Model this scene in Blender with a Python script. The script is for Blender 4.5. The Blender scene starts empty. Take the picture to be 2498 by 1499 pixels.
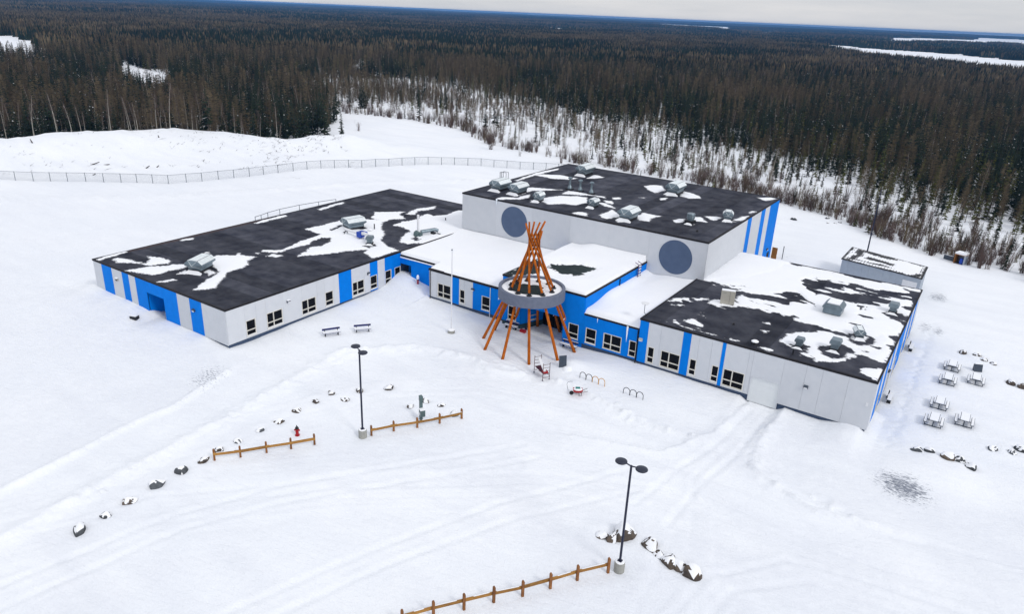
import bpy, math, random
import numpy as np
from mathutils import Vector, Matrix
R=math.radians
scene=bpy.context.scene
COL=scene.collection

# ------------------------------------------------------------------ camera
F_PX,PITCH,ROLL,YAW=1790.89/2498,0.3820,0.0432,-0.5814
CAM=Vector((63.776,-42.510,34.72))
fw=Vector((math.sin(YAW)*math.cos(PITCH),math.cos(YAW)*math.cos(PITCH),-math.sin(PITCH)))
rt=Vector((math.cos(YAW),-math.sin(YAW),0)); up=rt.cross(fw)
c_,s_=math.cos(ROLL),math.sin(ROLL)
r2=c_*rt+s_*up; u2=-s_*rt+c_*up
cd=bpy.data.cameras.new('camera'); cam=bpy.data.objects.new('camera',cd); COL.objects.link(cam)
m=Matrix.Identity(4)
for i in range(3): m[i][0]=r2[i]; m[i][1]=u2[i]; m[i][2]=-fw[i]; m[i][3]=CAM[i]
cam.matrix_world=m
cd.sensor_width=36; cd.sensor_fit='HORIZONTAL'; cd.lens=36*F_PX
cd.clip_start=0.5; cd.clip_end=60000
scene.camera=cam

# ------------------------------------------------------------------ sky, sun, exposure
SUN_AZ,SUN_EL=R(-14),R(40)      # compass-like angle in the scene's plan, elevation
sd=Vector((math.cos(SUN_AZ)*math.cos(SUN_EL),math.sin(SUN_AZ)*math.cos(SUN_EL),math.sin(SUN_EL)))
W=bpy.data.worlds.new('World'); scene.world=W; W.use_nodes=True
nt=W.node_tree; nt.nodes.clear()
def N(nt,t,**k):
    n=nt.nodes.new(t)
    for a,b in k.items():
        if a=='inp':
            for q,v in b.items(): n.inputs[q].default_value=v
        else: setattr(n,a,b)
    return n
out=N(nt,'ShaderNodeOutputWorld'); bg=N(nt,'ShaderNodeBackground')
sky=N(nt,'ShaderNodeTexSky',sky_type='NISHITA',sun_disc=False,sun_elevation=SUN_EL,sun_rotation=R(90)-SUN_AZ)
tc=N(nt,'ShaderNodeTexCoord'); sep=N(nt,'ShaderNodeSeparateXYZ'); nt.links.new(tc.outputs['Generated'],sep.inputs[0])
# overcast deck: brighter overhead than at the horizon, with soft long cloud bands
mp=N(nt,'ShaderNodeMapping'); mp.inputs['Scale'].default_value=(1.5,1.5,14)
nt.links.new(tc.outputs['Generated'],mp.inputs[0])
nz=N(nt,'ShaderNodeTexNoise',inp={'Scale':2.2,'Detail':6,'Roughness':.6}); nt.links.new(mp.outputs[0],nz.inputs['Vector'])
cr=N(nt,'ShaderNodeValToRGB'); cr.color_ramp.elements[0].position=.32; cr.color_ramp.elements[0].color=(.62,.65,.71,1)
cr.color_ramp.elements[1].position=.68; cr.color_ramp.elements[1].color=(.82,.815,.84,1)
nt.links.new(nz.outputs['Fac'],cr.inputs[0])
gr=N(nt,'ShaderNodeMapRange',inp={'From Min':0.0,'From Max':1.0,'To Min':.92,'To Max':1.42}); nt.links.new(sep.outputs['Z'],gr.inputs['Value'])
ov=N(nt,'ShaderNodeVectorMath',operation='SCALE'); nt.links.new(cr.outputs[0],ov.inputs[0]); nt.links.new(gr.outputs[0],ov.inputs['Scale'])
sk=N(nt,'ShaderNodeVectorMath',operation='SCALE'); sk.inputs['Scale'].default_value=.1; nt.links.new(sky.outputs[0],sk.inputs[0])
mx=N(nt,'ShaderNodeMixRGB',inp={0:.88}); nt.links.new(sk.outputs[0],mx.inputs[1]); nt.links.new(ov.outputs[0],mx.inputs[2])
nt.links.new(mx.outputs[0],bg.inputs[0]); bg.inputs[1].default_value=1.0
nt.links.new(bg.outputs[0],out.inputs[0])
sl=bpy.data.lights.new('sun','SUN'); sl.energy=1.15; sl.angle=R(12); sl.color=(1,.96,.9)
so=bpy.data.objects.new('sun',sl); COL.objects.link(so); so.rotation_euler=(-sd).to_track_quat('-Z','Y').to_euler(); so.location=(0,0,60)
vs=scene.view_settings; vs.view_transform='Standard'; vs.look='None'; vs.gamma=1; vs.exposure=0.07; vs.use_curve_mapping=False
scene.cycles.use_denoising=True
scene.cycles.max_bounces=4; scene.cycles.diffuse_bounces=3; scene.cycles.glossy_bounces=2; scene.cycles.transparent_max_bounces=8; scene.cycles.volume_bounces=0

# ------------------------------------------------------------------ helpers
def obj(name,me,parent=None,loc=(0,0,0),rz=0):
    o=bpy.data.objects.new(name,me); COL.objects.link(o); o.location=loc; o.rotation_euler=(0,0,rz)
    if parent: o.parent=parent
    return o
def tag(o,label=None,cat=None,group=None,kind=None):
    if label: o['label']=label
    if cat: o['category']=cat
    if group: o['group']=group
    if kind: o['kind']=kind
    return o
def thing(name,label,cat,loc=(0,0,0),rz=0,group=None): return tag(obj(name,None,None,loc,rz),label,cat,group)
class MB:
    def __init__(s): s.v=[]; s.f=[]; s.m=[]; s.cur=0
    def add(s,vs,fs):
        b=len(s.v); s.v+=[tuple(map(float,p)) for p in vs]
        for f in fs: s.f.append(tuple(b+i for i in f)); s.m.append(s.cur)
        return s
    def box(s,x0,x1,y0,y1,z0,z1):
        return s.add([(x0,y0,z0),(x1,y0,z0),(x1,y1,z0),(x0,y1,z0),(x0,y0,z1),(x1,y0,z1),(x1,y1,z1),(x0,y1,z1)],
            [(0,3,2,1),(4,5,6,7),(0,1,5,4),(1,2,6,5),(2,3,7,6),(3,0,4,7)])
    def fbox(s,O,u,n,a0,a1,z0,z1,d0,d1):      # box on a facade frame: along u, up, out along n
        O,u,n=Vector(O),Vector(u),Vector(n); P=lambda a,z,d:tuple(O+u*a+n*d+Vector((0,0,z)))
        v=[P(a0,z0,d0),P(a1,z0,d0),P(a1,z0,d1),P(a0,z0,d1),P(a0,z1,d0),P(a1,z1,d0),P(a1,z1,d1),P(a0,z1,d1)]
        return s.add(v,[(0,3,2,1),(4,5,6,7),(0,1,5,4),(1,2,6,5),(2,3,7,6),(3,0,4,7)])
    def cyl(s,p0,p1,r0,r1=None,n=10,caps=True):
        p0,p1=Vector(p0),Vector(p1); r1=r0 if r1 is None else r1
        a=(p1-p0).normalized(); b=a.orthogonal().normalized(); c=a.cross(b); v=[]
        for p,r in ((p0,r0),(p1,r1)):
            for i in range(n):
                t=2*math.pi*i/n; v.append(p+(b*math.cos(t)+c*math.sin(t))*r)
        f=[(i,(i+1)%n,n+(i+1)%n,n+i) for i in range(n)]
        if caps: f+=[tuple(reversed(range(n))),tuple(range(n,2*n))]
        return s.add(v,f)
    def tube(s,pts,r,n=8):
        for a,b in zip(pts,pts[1:]): s.cyl(a,b,r,r,n)
        return s
    def lathe(s,prof,c=(0,0,0),n=16):
        v=[];f=[];k=len(prof)
        for r,z in prof:
            for i in range(n):
                t=2*math.pi*i/n; v.append((c[0]+r*math.cos(t),c[1]+r*math.sin(t),c[2]+z))
        for j in range(k-1):
            for i in range(n): f.append((j*n+i,j*n+(i+1)%n,(j+1)*n+(i+1)%n,(j+1)*n+i))
        f.append(tuple(reversed(range(n)))); f.append(tuple(range((k-1)*n,k*n)))
        return s.add(v,f)
    def prism(s,poly,y0,y1):                  # polygon in XZ extruded along Y
        k=len(poly); v=[(x,y0,z) for x,z in poly]+[(x,y1,z) for x,z in poly]
        return s.add(v,[(i,(i+1)%k,k+(i+1)%k,k+i) for i in range(k)]+[tuple(reversed(range(k))),tuple(range(k,2*k))])
    def slab(s,poly,z0,z1):
        k=len(poly); v=[(x,y,z0) for x,y in poly]+[(x,y,z1) for x,y in poly]
        return s.add(v,[(i,(i+1)%k,k+(i+1)%k,k+i) for i in range(k)]+[tuple(reversed(range(k))),tuple(range(k,2*k))])
    def mesh(s,name,mats,smooth=False):
        me=bpy.data.meshes.new(name); me.from_pydata(s.v,[],s.f)
        if not isinstance(mats,(list,tuple)): mats=[mats]
        for q in mats: me.materials.append(q)
        if len(mats)>1: me.polygons.foreach_set('material_index',s.m)
        if smooth: me.polygons.foreach_set('use_smooth',[True]*len(me.polygons))
        return me
    def build(s,name,mats,parent=None,loc=(0,0,0),rz=0,smooth=False): return obj(name,s.mesh(name,mats,smooth),parent,loc,rz)
def heightmesh(name,xs,ys,Z,keep,mats,attrs=None):
    nx,ny=len(xs),len(ys); X,Y=np.meshgrid(xs,ys,indexing='ij')
    idx=np.arange(nx*ny).reshape(nx,ny)
    q=np.stack([idx[:-1,:-1],idx[1:,:-1],idx[1:,1:],idx[:-1,1:]],-1).reshape(-1,4)
    if keep is not None:
        k=(keep[:-1,:-1]|keep[1:,:-1]|keep[1:,1:]|keep[:-1,1:]).reshape(-1); q=q[k]
    used=np.zeros(nx*ny,bool); used[q.reshape(-1)]=True; remap=np.cumsum(used)-1; q=remap[q]
    co=np.stack([X.reshape(-1)[used],Y.reshape(-1)[used],Z.reshape(-1)[used]],-1)
    me=bpy.data.meshes.new(name); me.vertices.add(len(co)); me.vertices.foreach_set('co',co.reshape(-1).astype(np.float32))
    me.loops.add(len(q)*4); me.loops.foreach_set('vertex_index',q.reshape(-1).astype(np.int32))
    me.polygons.add(len(q)); me.polygons.foreach_set('loop_start',np.arange(0,len(q)*4,4,dtype=np.int32))
    me.polygons.foreach_set('use_smooth',np.ones(len(q),bool))
    for a,v in (attrs or {}).items():
        at=me.attributes.new(a,'FLOAT','POINT'); at.data.foreach_set('value',v.reshape(-1)[used].astype(np.float32))
    me.update(calc_edges=True)
    for q_ in mats: me.materials.append(q_)
    return me
# value noise
def _h(i,j,s):
    i=np.asarray(i,np.int64);j=np.asarray(j,np.int64)
    n=(i*374761393+j*668265263+s*1442695041)&0xffffffff
    n=((n^(n>>13))*1274126177)&0xffffffff
    return ((n^(n>>16))&0xffff)/65535.
def vn(x,y,s=0):
    x=np.asarray(x,float);y=np.asarray(y,float)
    i=np.floor(x);j=np.floor(y);a=x-i;b=y-j;a=a*a*(3-2*a);b=b*b*(3-2*b)
    return (_h(i,j,s)*(1-a)+_h(i+1,j,s)*a)*(1-b)+(_h(i,j+1,s)*(1-a)+_h(i+1,j+1,s)*a)*b
def fbm(x,y,s=0,o=4):
    t=0;a=.5;n=0
    for k in range(o): t=t+a*vn(x*2**k,y*2**k,s+k*17);n+=a;a*=.5
    return t/n
def sm(a,b,x): t=np.clip((x-a)/(b-a),0,1); return t*t*(3-2*t)
def pdist(x,y,poly,vals=None,closed=False):   # distance to polyline (and value interpolated along it)
    best=np.full(np.shape(x),1e9); val=np.zeros(np.shape(x)); side=np.zeros(np.shape(x))
    P=list(poly)+([poly[0]] if closed else [])
    for k in range(len(P)-1):
        (ax,ay),(bx,by)=P[k],P[k+1]; dx,dy=bx-ax,by-ay; L=dx*dx+dy*dy+1e-9
        t=np.clip(((x-ax)*dx+(y-ay)*dy)/L,0,1); d=np.hypot(x-ax-t*dx,y-ay-t*dy)
        u=d<best; best=np.where(u,d,best); side=np.where(u,np.sign(dx*(y-ay)-dy*(x-ax)),side)
        if vals is not None: val=np.where(u,vals[k]+t*(vals[k+1]-vals[k]),val)
    return best,val,side
def inside(x,y,poly):
    r=np.zeros(np.shape(x),bool); n=len(poly)
    for k in range(n):
        (ax,ay),(bx,by)=poly[k],poly[(k+1)%n]
        if ay==by: continue
        c=((ay>y)!=(by>y))&(x<(bx-ax)*(y-ay)/(by-ay)+ax); r^=c
    return r
def sdf(x,y,poly):
    d,_,_=pdist(x,y,poly,closed=True); return np.where(inside(x,y,poly),d,-d)

# ------------------------------------------------------------------ materials
def pm(name,c1,c2=None,scale=4.,rough=.6,bump=0.,bscale=40.,metal=0.,spec=.4,rnd=0.,detail=5,stretch=None,ior=1.45):
    M=bpy.data.materials.new(name); M.use_nodes=True; t=M.node_tree; b=t.nodes['Principled BSDF']
    b.inputs['Roughness'].default_value=rough; b.inputs['Metallic'].default_value=metal
    b.inputs['Specular IOR Level'].default_value=spec; b.inputs['IOR'].default_value=ior
    tc=N(t,'ShaderNodeTexCoord'); vec=tc.outputs['Object']
    if stretch:
        mp=N(t,'ShaderNodeMapping'); mp.inputs['Scale'].default_value=stretch; t.links.new(vec,mp.inputs[0]); vec=mp.outputs[0]
    c2=c2 or tuple(v*.82 for v in c1)
    nz=N(t,'ShaderNodeTexNoise',inp={'Scale':scale,'Detail':detail,'Roughness':.6}); t.links.new(vec,nz.inputs['Vector'])
    mr=N(t,'ShaderNodeMapRange',inp={'From Min':.3,'From Max':.7}); t.links.new(nz.outputs['Fac'],mr.inputs['Value'])
    mx=N(t,'ShaderNodeMixRGB',inp={1:(*c1,1),2:(*c2,1)}); t.links.new(mr.outputs[0],mx.inputs[0]); col=mx.outputs[0]
    if rnd:
        oi=N(t,'ShaderNodeObjectInfo'); r=N(t,'ShaderNodeMapRange',inp={'To Min':1-rnd,'To Max':1+rnd}); t.links.new(oi.outputs['Random'],r.inputs['Value'])
        sc=N(t,'ShaderNodeVectorMath',operation='SCALE'); t.links.new(col,sc.inputs[0]); t.links.new(r.outputs[0],sc.inputs['Scale']); col=sc.outputs[0]
    t.links.new(col,b.inputs['Base Color'])
    if bump:
        n2=N(t,'ShaderNodeTexNoise',inp={'Scale':bscale,'Detail':4}); t.links.new(vec,n2.inputs['Vector'])
        bp=N(t,'ShaderNodeBump',inp={'Strength':bump,'Distance':.05}); t.links.new(n2.outputs['Fac'],bp.inputs['Height']); t.links.new(bp.outputs[0],b.inputs['Normal'])
    return M
M_snow=pm('snow',(.88,.89,.915),(.83,.85,.885),.35,.75,.35,6.,spec=.25)
M_roofsnow=pm('roof_snow',(.88,.893,.918),(.83,.85,.885),.6,.75,.25,5.,spec=.25)
M_grey=pm('grey_panel',(.61,.63,.665),(.57,.595,.635),1.3,.7,.08,60,rnd=.035,spec=.15)
M_blue=pm('blue_panel',(.0,.205,.76),(.0,.18,.68),1.3,.6,.06,60,rnd=.05,spec=.08)
M_dkblue=M_blue
M_found=pm('foundation',(.055,.085,.15),(.042,.068,.125),2.,.8,.2,30)
M_teal=pm('teal_base',(.02,.055,.075),(.016,.045,.06),2.,.7)
M_trim=pm('dark_trim',(.012,.012,.015),(.022,.019,.02),3.,.6,spec=.15)
M_roof=pm('roofing',(.024,.026,.038),(.078,.081,.098),.5,.9,.6,45,rnd=.32,detail=12,spec=.08)
M_roofg=pm('green_roofing',(.024,.034,.036),(.04,.052,.052),1.2,.9,.4,50,rnd=.15,detail=8,spec=.08)
M_rust=pm('rusty_roofing',(.07,.045,.045),(.04,.03,.034),2.5,.85,.4,50)
M_white=pm('window_frame',(.72,.70,.64),(.66,.64,.58),3.,.5)
M_glass=pm('glass',(.004,.004,.006),(.006,.007,.01),.7,.06,spec=.18,ior=1.25)
M_disc=pm('disc',(.085,.125,.21),(.07,.105,.185),1.5,.75,.15,80)
M_ring=pm('ring_fascia',(.15,.17,.23),(.12,.14,.195),2.5,.8,.35,70)
M_wood=pm('pole_wood',(.54,.142,.010),(.27,.062,.006),1.6,.6,.25,30,rnd=.14,stretch=(3,3,.6),spec=.12,detail=8)
M_rail=pm('fence_wood',(.40,.205,.045),(.23,.105,.025),2.,.75,.3,30,rnd=.2,stretch=(1,1,4))
M_post=pm('post_wood',(.30,.125,.035),(.17,.065,.022),3.,.75,.3,30,rnd=.2)
M_galv=pm('galvanised',(.22,.275,.31),(.14,.185,.22),1.6,.35,.05,20,metal=.5,rnd=.1)
M_frost_sky=pm('frost_sky_metal',(.80,.84,.85),(.62,.68,.70),2.5,.5,.05,20,metal=.0,rnd=.06)  # pale ventilator metal: frost, plus sky reflection put into the colour
M_black=pm('black_metal',(.008,.008,.010),(.014,.014,.018),3.,.55)
M_navy=pm('navy_paint',(.010,.013,.035),(.014,.018,.045),3.,.4)
M_lamp=pm('lamp_head',(.02,.025,.045),(.03,.035,.055),3.,.45)
M_conc=pm('concrete',(.38,.38,.35),(.28,.28,.26),4.,.9,.4,25)
M_benchblue=pm('bench_blue',(.012,.018,.13),(.01,.015,.10),3.,.5)
M_steel=pm('grey_steel',(.06,.075,.10),(.045,.06,.085),4.,.5)
M_chain=pm('fence_steel',(.16,.19,.22),(.12,.14,.17),4.,.5,metal=.3)
M_red=pm('red_paint',(.42,.008,.012),(.30,.006,.010),3.,.45)
M_rock=pm('boulder_rock',(.13,.10,.075),(.05,.043,.04),2.2,.9,.6,14,rnd=.3)
M_rockg=pm('grey_rock',(.10,.11,.12),(.05,.055,.06),2.2,.9,.6,14,rnd=.3)
M_ped=pm('pedestal_green',(.10,.15,.155),(.075,.115,.12),3.,.5)
M_beige=pm('beige_metal',(.50,.48,.42),(.43,.41,.36),3.,.5)
M_yellow=pm('yellow_tube',(.62,.30,.02),(.5,.22,.015),6.,.45)
M_door=pm('overhead_door',(.74,.77,.78),(.68,.71,.73),2.,.5,.05,30)
M_shed=pm('shed_steel',(.38,.43,.50),(.33,.38,.45),1.5,.6,.1,40)
M_whitem=pm('white_metal',(.75,.76,.78),(.68,.69,.72),3.,.4)
M_purple=pm('ladder_purple',(.16,.08,.20),(.10,.05,.13),4.,.5)
M_scaf=pm('scaffold_paint',(.05,.018,.022),(.10,.02,.025),5.,.5)
M_bluep=pm('blue_drum',(.01,.06,.42),(.01,.05,.35),3.,.4)
M_orange=pm('orange_timber',(.42,.18,.04),(.3,.12,.03),3.,.7)
M_teals=pm('teal_plastic',(.02,.22,.19),(.015,.16,.14),4.,.45)
M_ice=pm('ice',(.80,.85,.90),(.72,.79,.86),5.,.25,spec=.6)
M_bark=pm('conifer_bark',(.10,.085,.075),(.06,.052,.047),3.,.9,spec=.1)
M_birch=pm('birch_bark',(.40,.38,.34),(.20,.185,.16),2.,.8,rnd=.2)
M_needle=pm('spruce_needles',(.010,.017,.012),(.027,.038,.022),.5,.8,spec=.05,rnd=.4)
M_pine=pm('pine_needles',(.066,.076,.020),(.10,.104,.030),.5,.8,spec=.05,rnd=.3)
M_larch=pm('larch_twigs',(.165,.130,.082),(.066,.051,.033),.12,.85,spec=.03,rnd=.5)
M_alder=pm('alder_stems',(.125,.088,.076),(.085,.060,.054),.6,.85,spec=.1,rnd=.3)
M_log=pm('dead_wood',(.07,.06,.055),(.04,.035,.033),3.,.9)

def feather_snow():
    M=bpy.data.materials.new('thin_roof_snow'); M.use_nodes=True; t=M.node_tree; b=t.nodes['Principled BSDF']; o=t.nodes['Material Output']
    b.inputs['Roughness'].default_value=.75; b.inputs['Specular IOR Level'].default_value=.2
    tc=N(t,'ShaderNodeTexCoord'); n1=N(t,'ShaderNodeTexNoise',inp={'Scale':.6,'Detail':5}); t.links.new(tc.outputs['Object'],n1.inputs['Vector'])
    mx=N(t,'ShaderNodeMixRGB',inp={1:(.885,.895,.918,1),2:(.83,.85,.888,1)}); t.links.new(n1.outputs['Fac'],mx.inputs[0]); t.links.new(mx.outputs[0],b.inputs['Base Color'])
    bp=N(t,'ShaderNodeBump',inp={'Strength':.3,'Distance':.05}); n3=N(t,'ShaderNodeTexNoise',inp={'Scale':5,'Detail':4}); t.links.new(tc.outputs['Object'],n3.inputs['Vector']); t.links.new(n3.outputs['Fac'],bp.inputs['Height']); t.links.new(bp.outputs[0],b.inputs['Normal'])
    at=N(t,'ShaderNodeAttribute',attribute_name='cover'); mp=N(t,'ShaderNodeMapping'); mp.inputs['Rotation'].default_value=(0,0,R(25)); mp.inputs['Scale'].default_value=(1.,2.6,1.); t.links.new(tc.outputs['Object'],mp.inputs[0])
    n2=N(t,'ShaderNodeTexNoise',inp={'Scale':2.6,'Detail':8,'Roughness':.72}); t.links.new(mp.outputs[0],n2.inputs['Vector'])
    ad=N(t,'ShaderNodeMath',operation='ADD'); t.links.new(at.outputs['Fac'],ad.inputs[0]); t.links.new(n2.outputs['Fac'],ad.inputs[1])
    mr=N(t,'ShaderNodeMapRange',inp={'From Min':.90,'From Max':1.10}); t.links.new(ad.outputs[0],mr.inputs['Value'])
    tr=N(t,'ShaderNodeBsdfTransparent'); ms=N(t,'ShaderNodeMixShader'); t.links.new(mr.outputs[0],ms.inputs[0]); t.links.new(tr.outputs[0],ms.inputs[1]); t.links.new(b.outputs[0],ms.inputs[2]); t.links.new(ms.outputs[0],o.inputs['Surface'])
    return M
M_feather=feather_snow()
# ------------------------------------------------------------------ ground
ROCKS=[]   # (x,y,r,kind,zfac) filled here so the snow can drift round them
ROW=[(16.61,-24.28,.75),(16.51,-22.4,.6),(16.2,-20.44,.7),(16.09,-18.12,.75),(16.04,-16.09,.62),(16.0,-14.15,.6),(15.74,-12.5,.5),(15.69,-10.65,.5),(15.72,-8.4,.5),(15.77,-6.47,.65),(15.66,-4.29,.48),(15.75,-2.12,.5),(15.73,-.17,.55)]
ARC=[(17.55,-.17,.5),(17.39,1.89,.55),(19.22,4.05,.6),(23.13,2.73,.5),(23.61,4.39,.5),(25.26,4.75,.4),(27.13,4.29,.55)]
CLU=[(47.54,-1.91,1.15),(47.02,-2.75,.7),(46.3,-2.9,.6),(49.53,-1.86,.85),(50.42,-2.34,.55),(51.25,-2.58,.85),(51.92,-2.44,.8),(52.87,-2.68,.8)]
RGT=[(63.37,24.28,.6),(64.25,24.6,.5),(65.75,24.34,.8),(66.6,24.62,.6),(67.5,23.9,.65),(68.89,28.95,.55),(70.36,29.31,.55),(71.02,30.48,.6)]
FAR=[(64.85,51.33,.6),(66.22,51.54,.55),(66.98,50.56,.5),(67.92,50.16,.5),(69.77,45.76,.7),(70.83,45.49,.7)]
EDG=[(37.65,107.1,.55),(38.6,103.2,.4),(39.7,103.8,.4),(40.3,105.1,.5),(41.7,106.8,.5),(32.83,101.5,.8)]
ROW,ARC,CLU,RGT,FAR=[[(x,y,r*1.0) for x,y,r in L] for L in (ROW,ARC,CLU,RGT,FAR)]
RIDGE=[(-150,-20),(-135,10),(-124,31.4),(-122.8,44.3),(-112.6,64.3),(-103,69.4),(-88,75),(-81.7,77.4),(-81,84.7),(-79.3,92.8),(-65,99),(-45,112)]
RIDGEH=[3,3.6,4,4.2,4.2,4.,3.9,3.8,3.9,3.6,1.5,0]
def H(x,y):
    x=np.asarray(x,float); y=np.asarray(y,float); r=np.hypot(x-30,y-20)
    h=.26*(vn(x/17,y/17,1)-.5)+.14*(vn(x/5,y/5,2)-.5)+.06*(vn(x/1.7+y*.2,y/1.7,3)-.5)+.12*(fbm(x/6+y/9,y/2.2-x/7,4)-.5)
    g=lambda d,s:np.exp(-(d/s)**2)
    # drifts against the walls
    d=np.interp(x,[-30,-27,-25,-16,-14.6,-13.2,-11.2,-4,-.3,1.5],[.2,.9,.95,.9,.85,.25,.4,.48,.2,0])
    h=h+d*np.where(y<0,g(y,3.2),g(y,1.2))*(y<3)*(x>-31)*(x<2)
    h=h+.5*g(x+26.5,3.5)*sm(-2,3,y)*(1-sm(50,56,y))*(x<-20)
    d=np.interp(y,[-2,0,2,10,20,24,27],[0,.03,.08,.2,.26,.45,.9])
    h=h+d*g(x,3.5)*(x>-1)*(y<28)*(y>-2)
    h=h+.8*g(y-26.9,2.4)*(1-sm(4.5,7,x))*(x>-1)*(y<28)
    d=np.interp(x,[6,7,12,17,18.5],[.32,.2,.15,.05,0])
    h=h+d*g(y-25,2.5)*(x>6)*(x<19)*(y<27)
    d=np.interp(x,[26,29,33,36,37,42,47.4,48.2,51,51.7,55,57.4,58.4,58.9,60],[0,.02,.2,.22,.3,.35,.32,-.12,-.12,.28,.2,.72,.7,.35,-.05])
    h=h+d*np.where(y<24.5,g(y-24.5,4.2),1)*(x>26)*(x<61)*(y<30)
    h=h-.15*g(x-60,1.6)*sm(23,26,y)*(1-sm(54,58,y))
    h=h+.35*g(np.abs(x-18)-18.5,2.5)*sm(56,60,y)*(y<90)*0
    # piles and scoops
    for px,py,a,s in [(30.6,19.6,.55,1.5),(32.5,20.6,.35,2.2),(16.6,21.6,.42,1.6),(14.5,22.5,.3,1.8),(26.5,23.4,.2,1.),(-14.2,-1.2,-.25,1.4),(58,22.6,.15,2.),(65,21.5,.35,3.),(13,14,.2,4),(34,16,.12,3)]:
        h=h+a*np.exp(-((x-px)**2+(y-py)**2)/(s*s))
    # ploughed edges and ridges
    for P,a,s in [([(13.6,-28),(13.2,-23.8),(12,-8.5),(11,-1.2),(10,6.9),(15,12.4),(21.9,14.7),(24.3,12.9)],.16,.9),
                  ([(7.6,-30),(7.57,-25.45),(7.39,-22.44),(6.5,-17),(6.03,-13.1),(6.3,-10.7),(4.2,-3.3)],.16,.35),
                  ([(-95,-2),(-82.6,13),(-68.9,27.9),(-57.1,46.1),(-45.8,68.7),(-29,88.8)],.35,.7),
                  ([(24.8,13.2),(29,15),(33,15.8),(42,13.5),(47.5,14)],.12,.8),([(51.6,23.5),(51.4,17),(52,12.5),(58,9.5),(64,11)],.16,.7),
                  ([(48.2,23),(47.6,16),(45,10),(38,8)],.12,.6)]:
        d,_,s_=pdist(x,y,P); h=h+a*1.25*g(d,s)*(.4+1.2*vn(x*.7,y*.7,9))+.08*s_*g(d,1.8)
    # wheel ruts
    for P in [[(49,23),(48.8,16),(47.2,8),(46.5,2)],[(50.6,23),(50.5,14),(49.6,7),(49.5,1)],[(44,9.6),(52,6.5),(62,6),(74,8)],[(44,7.8),(52,4.6),(62,4),(74,6)],[(47,13),(55,10),(64,10.5),(74,13)],
              [(53,-8),(54,-2),(58,3),(70,5)],[(54.8,-8),(55.6,-2.5),(59.5,1.5),(70,3)],[(30,-26),(34,-14),(38,-4),(44,6)],[(32,-26),(36,-14),(40,-5),(46,4)],[(18,-30),(20,-20),(23,-13),(28,-6),(35,4)],[(20,-31),(22,-20),(25,-14),(30,-7),(37,3)]]:
        d,_,_=pdist(x,y,P); h=h-(.03+.07*vn(x*.4,y*.4,14))*g(d,.24)+.05*g(d-.5,.22)*vn(x*1.5,y*1.5,15)
    # combed streaks left by ploughing, following the lanes
    for P,wd,am in [([(10,-32),(17,-19),(26,-9),(38,1),(48,5.5),(60,5),(76,7)],5.5,.20),([(76,12),(62,9.5),(52,9),(44,12),(36,12.5),(26,10),(19,3),(15,-6)],3.2,.15),([(49.8,24),(49.7,15),(49,8),(52,0),(53,-12)],2.2,.15)]:
        d,v,s_=pdist(x,y,P,list(np.cumsum([0]+[math.hypot(b[0]-a[0],b[1]-a[1]) for a,b in zip(P,P[1:])]))); sg=d*s_
        h=h+am*(.6*vn(sg*1.6+50,v*.05,51)+.4*vn(sg*4+90,v*.12,52)-.5)*g(d,wd)
    # lumps thrown up along the banks
    lp=np.clip(vn(x*1.9,y*1.9,61)-.6,0,1)*.7+np.clip(vn(x*3.7,y*3.7,62)-.68,0,1)*.45
    d,_,_=pdist(x,y,[(13.2,-23.8),(12,-8.5),(10,6.9),(15,12.4),(21.9,14.7),(29,15),(33,16.5),(42,13.5),(47.5,14)]); h=h+lp*g(d,1.1)
    d,_,_=pdist(x,y,[(51.4,22),(51.6,15),(54,11.5),(62,11)]); h=h+lp*g(d,.9)
    # footprints along the right-hand wall
    tr=[(61.0,24),(61.3,30),(61.1,35.3),(61.0,42.3),(61.1,50.6),(60.8,60)]
    d,_,_=pdist(x,y,tr); h=h-.09*g(d,.4)*(vn(x*2.2,y*2.2,31)>.45)
    # bank behind the sports field
    d,v,s_=pdist(x,y,RIDGE,RIDGEH); mo=v*np.where(s_<0,g(d,15),g(d,7)); h=h+mo*(1+.12*(vn(x/6,y/6,12)-.5))+np.clip(mo,0,1.2)*(.55*(fbm(x/5,y/5,13)-.5)+.35*(vn(x/1.9,y/1.9,16)-.5))
    h=h+sm(60,200,d)*0
    for L in (ROW,ARC,CLU,RGT,FAR,EDG):
        for px,py,rr in L:
            q=(x-px)**2+(y-py)**2; h=h+.16*np.exp(-q/(2.3*rr)**2)-.22*np.exp(-q/(1.15*rr)**2)
    for px,py in [(23.3,-3.6),(48.75,-5.1)]:
        q=(x-px)**2+(y-py)**2; h=h-.12*np.exp(-q/1.1)
    # far country
    h=h+1.2*(vn(x/60,y/60,21)-.5)*sm(120,260,r)+9*(vn(x/900,y/900,22)-.5)*sm(500,2500,r)+26*(vn(x/3100,y/3100,23)-.45)*sm(2500,8000,r)
    return h
def hz(x,y): return float(H(np.array([x]),np.array([y]))[0])
def axis(a,b,st,ra,rb,lo,hi):
    m=list(np.arange(a,b,st)); L=[];p=a;s=st
    while p>lo: s*=ra; p-=s; L.append(p)
    U=[];p=m[-1];s=st
    while p<hi: s*=rb; p+=s; U.append(p)
    return np.array(L[::-1]+m+U)
gx=axis(-31,76,.21,1.055,1.09,-16000,16000); gy=axis(-31,56,.21,1.09,1.055,-16000,18000)
GX,GY=np.meshgrid(gx,gy,indexing='ij'); GH=H(GX,GY)
dirt=np.zeros_like(GX)
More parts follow.
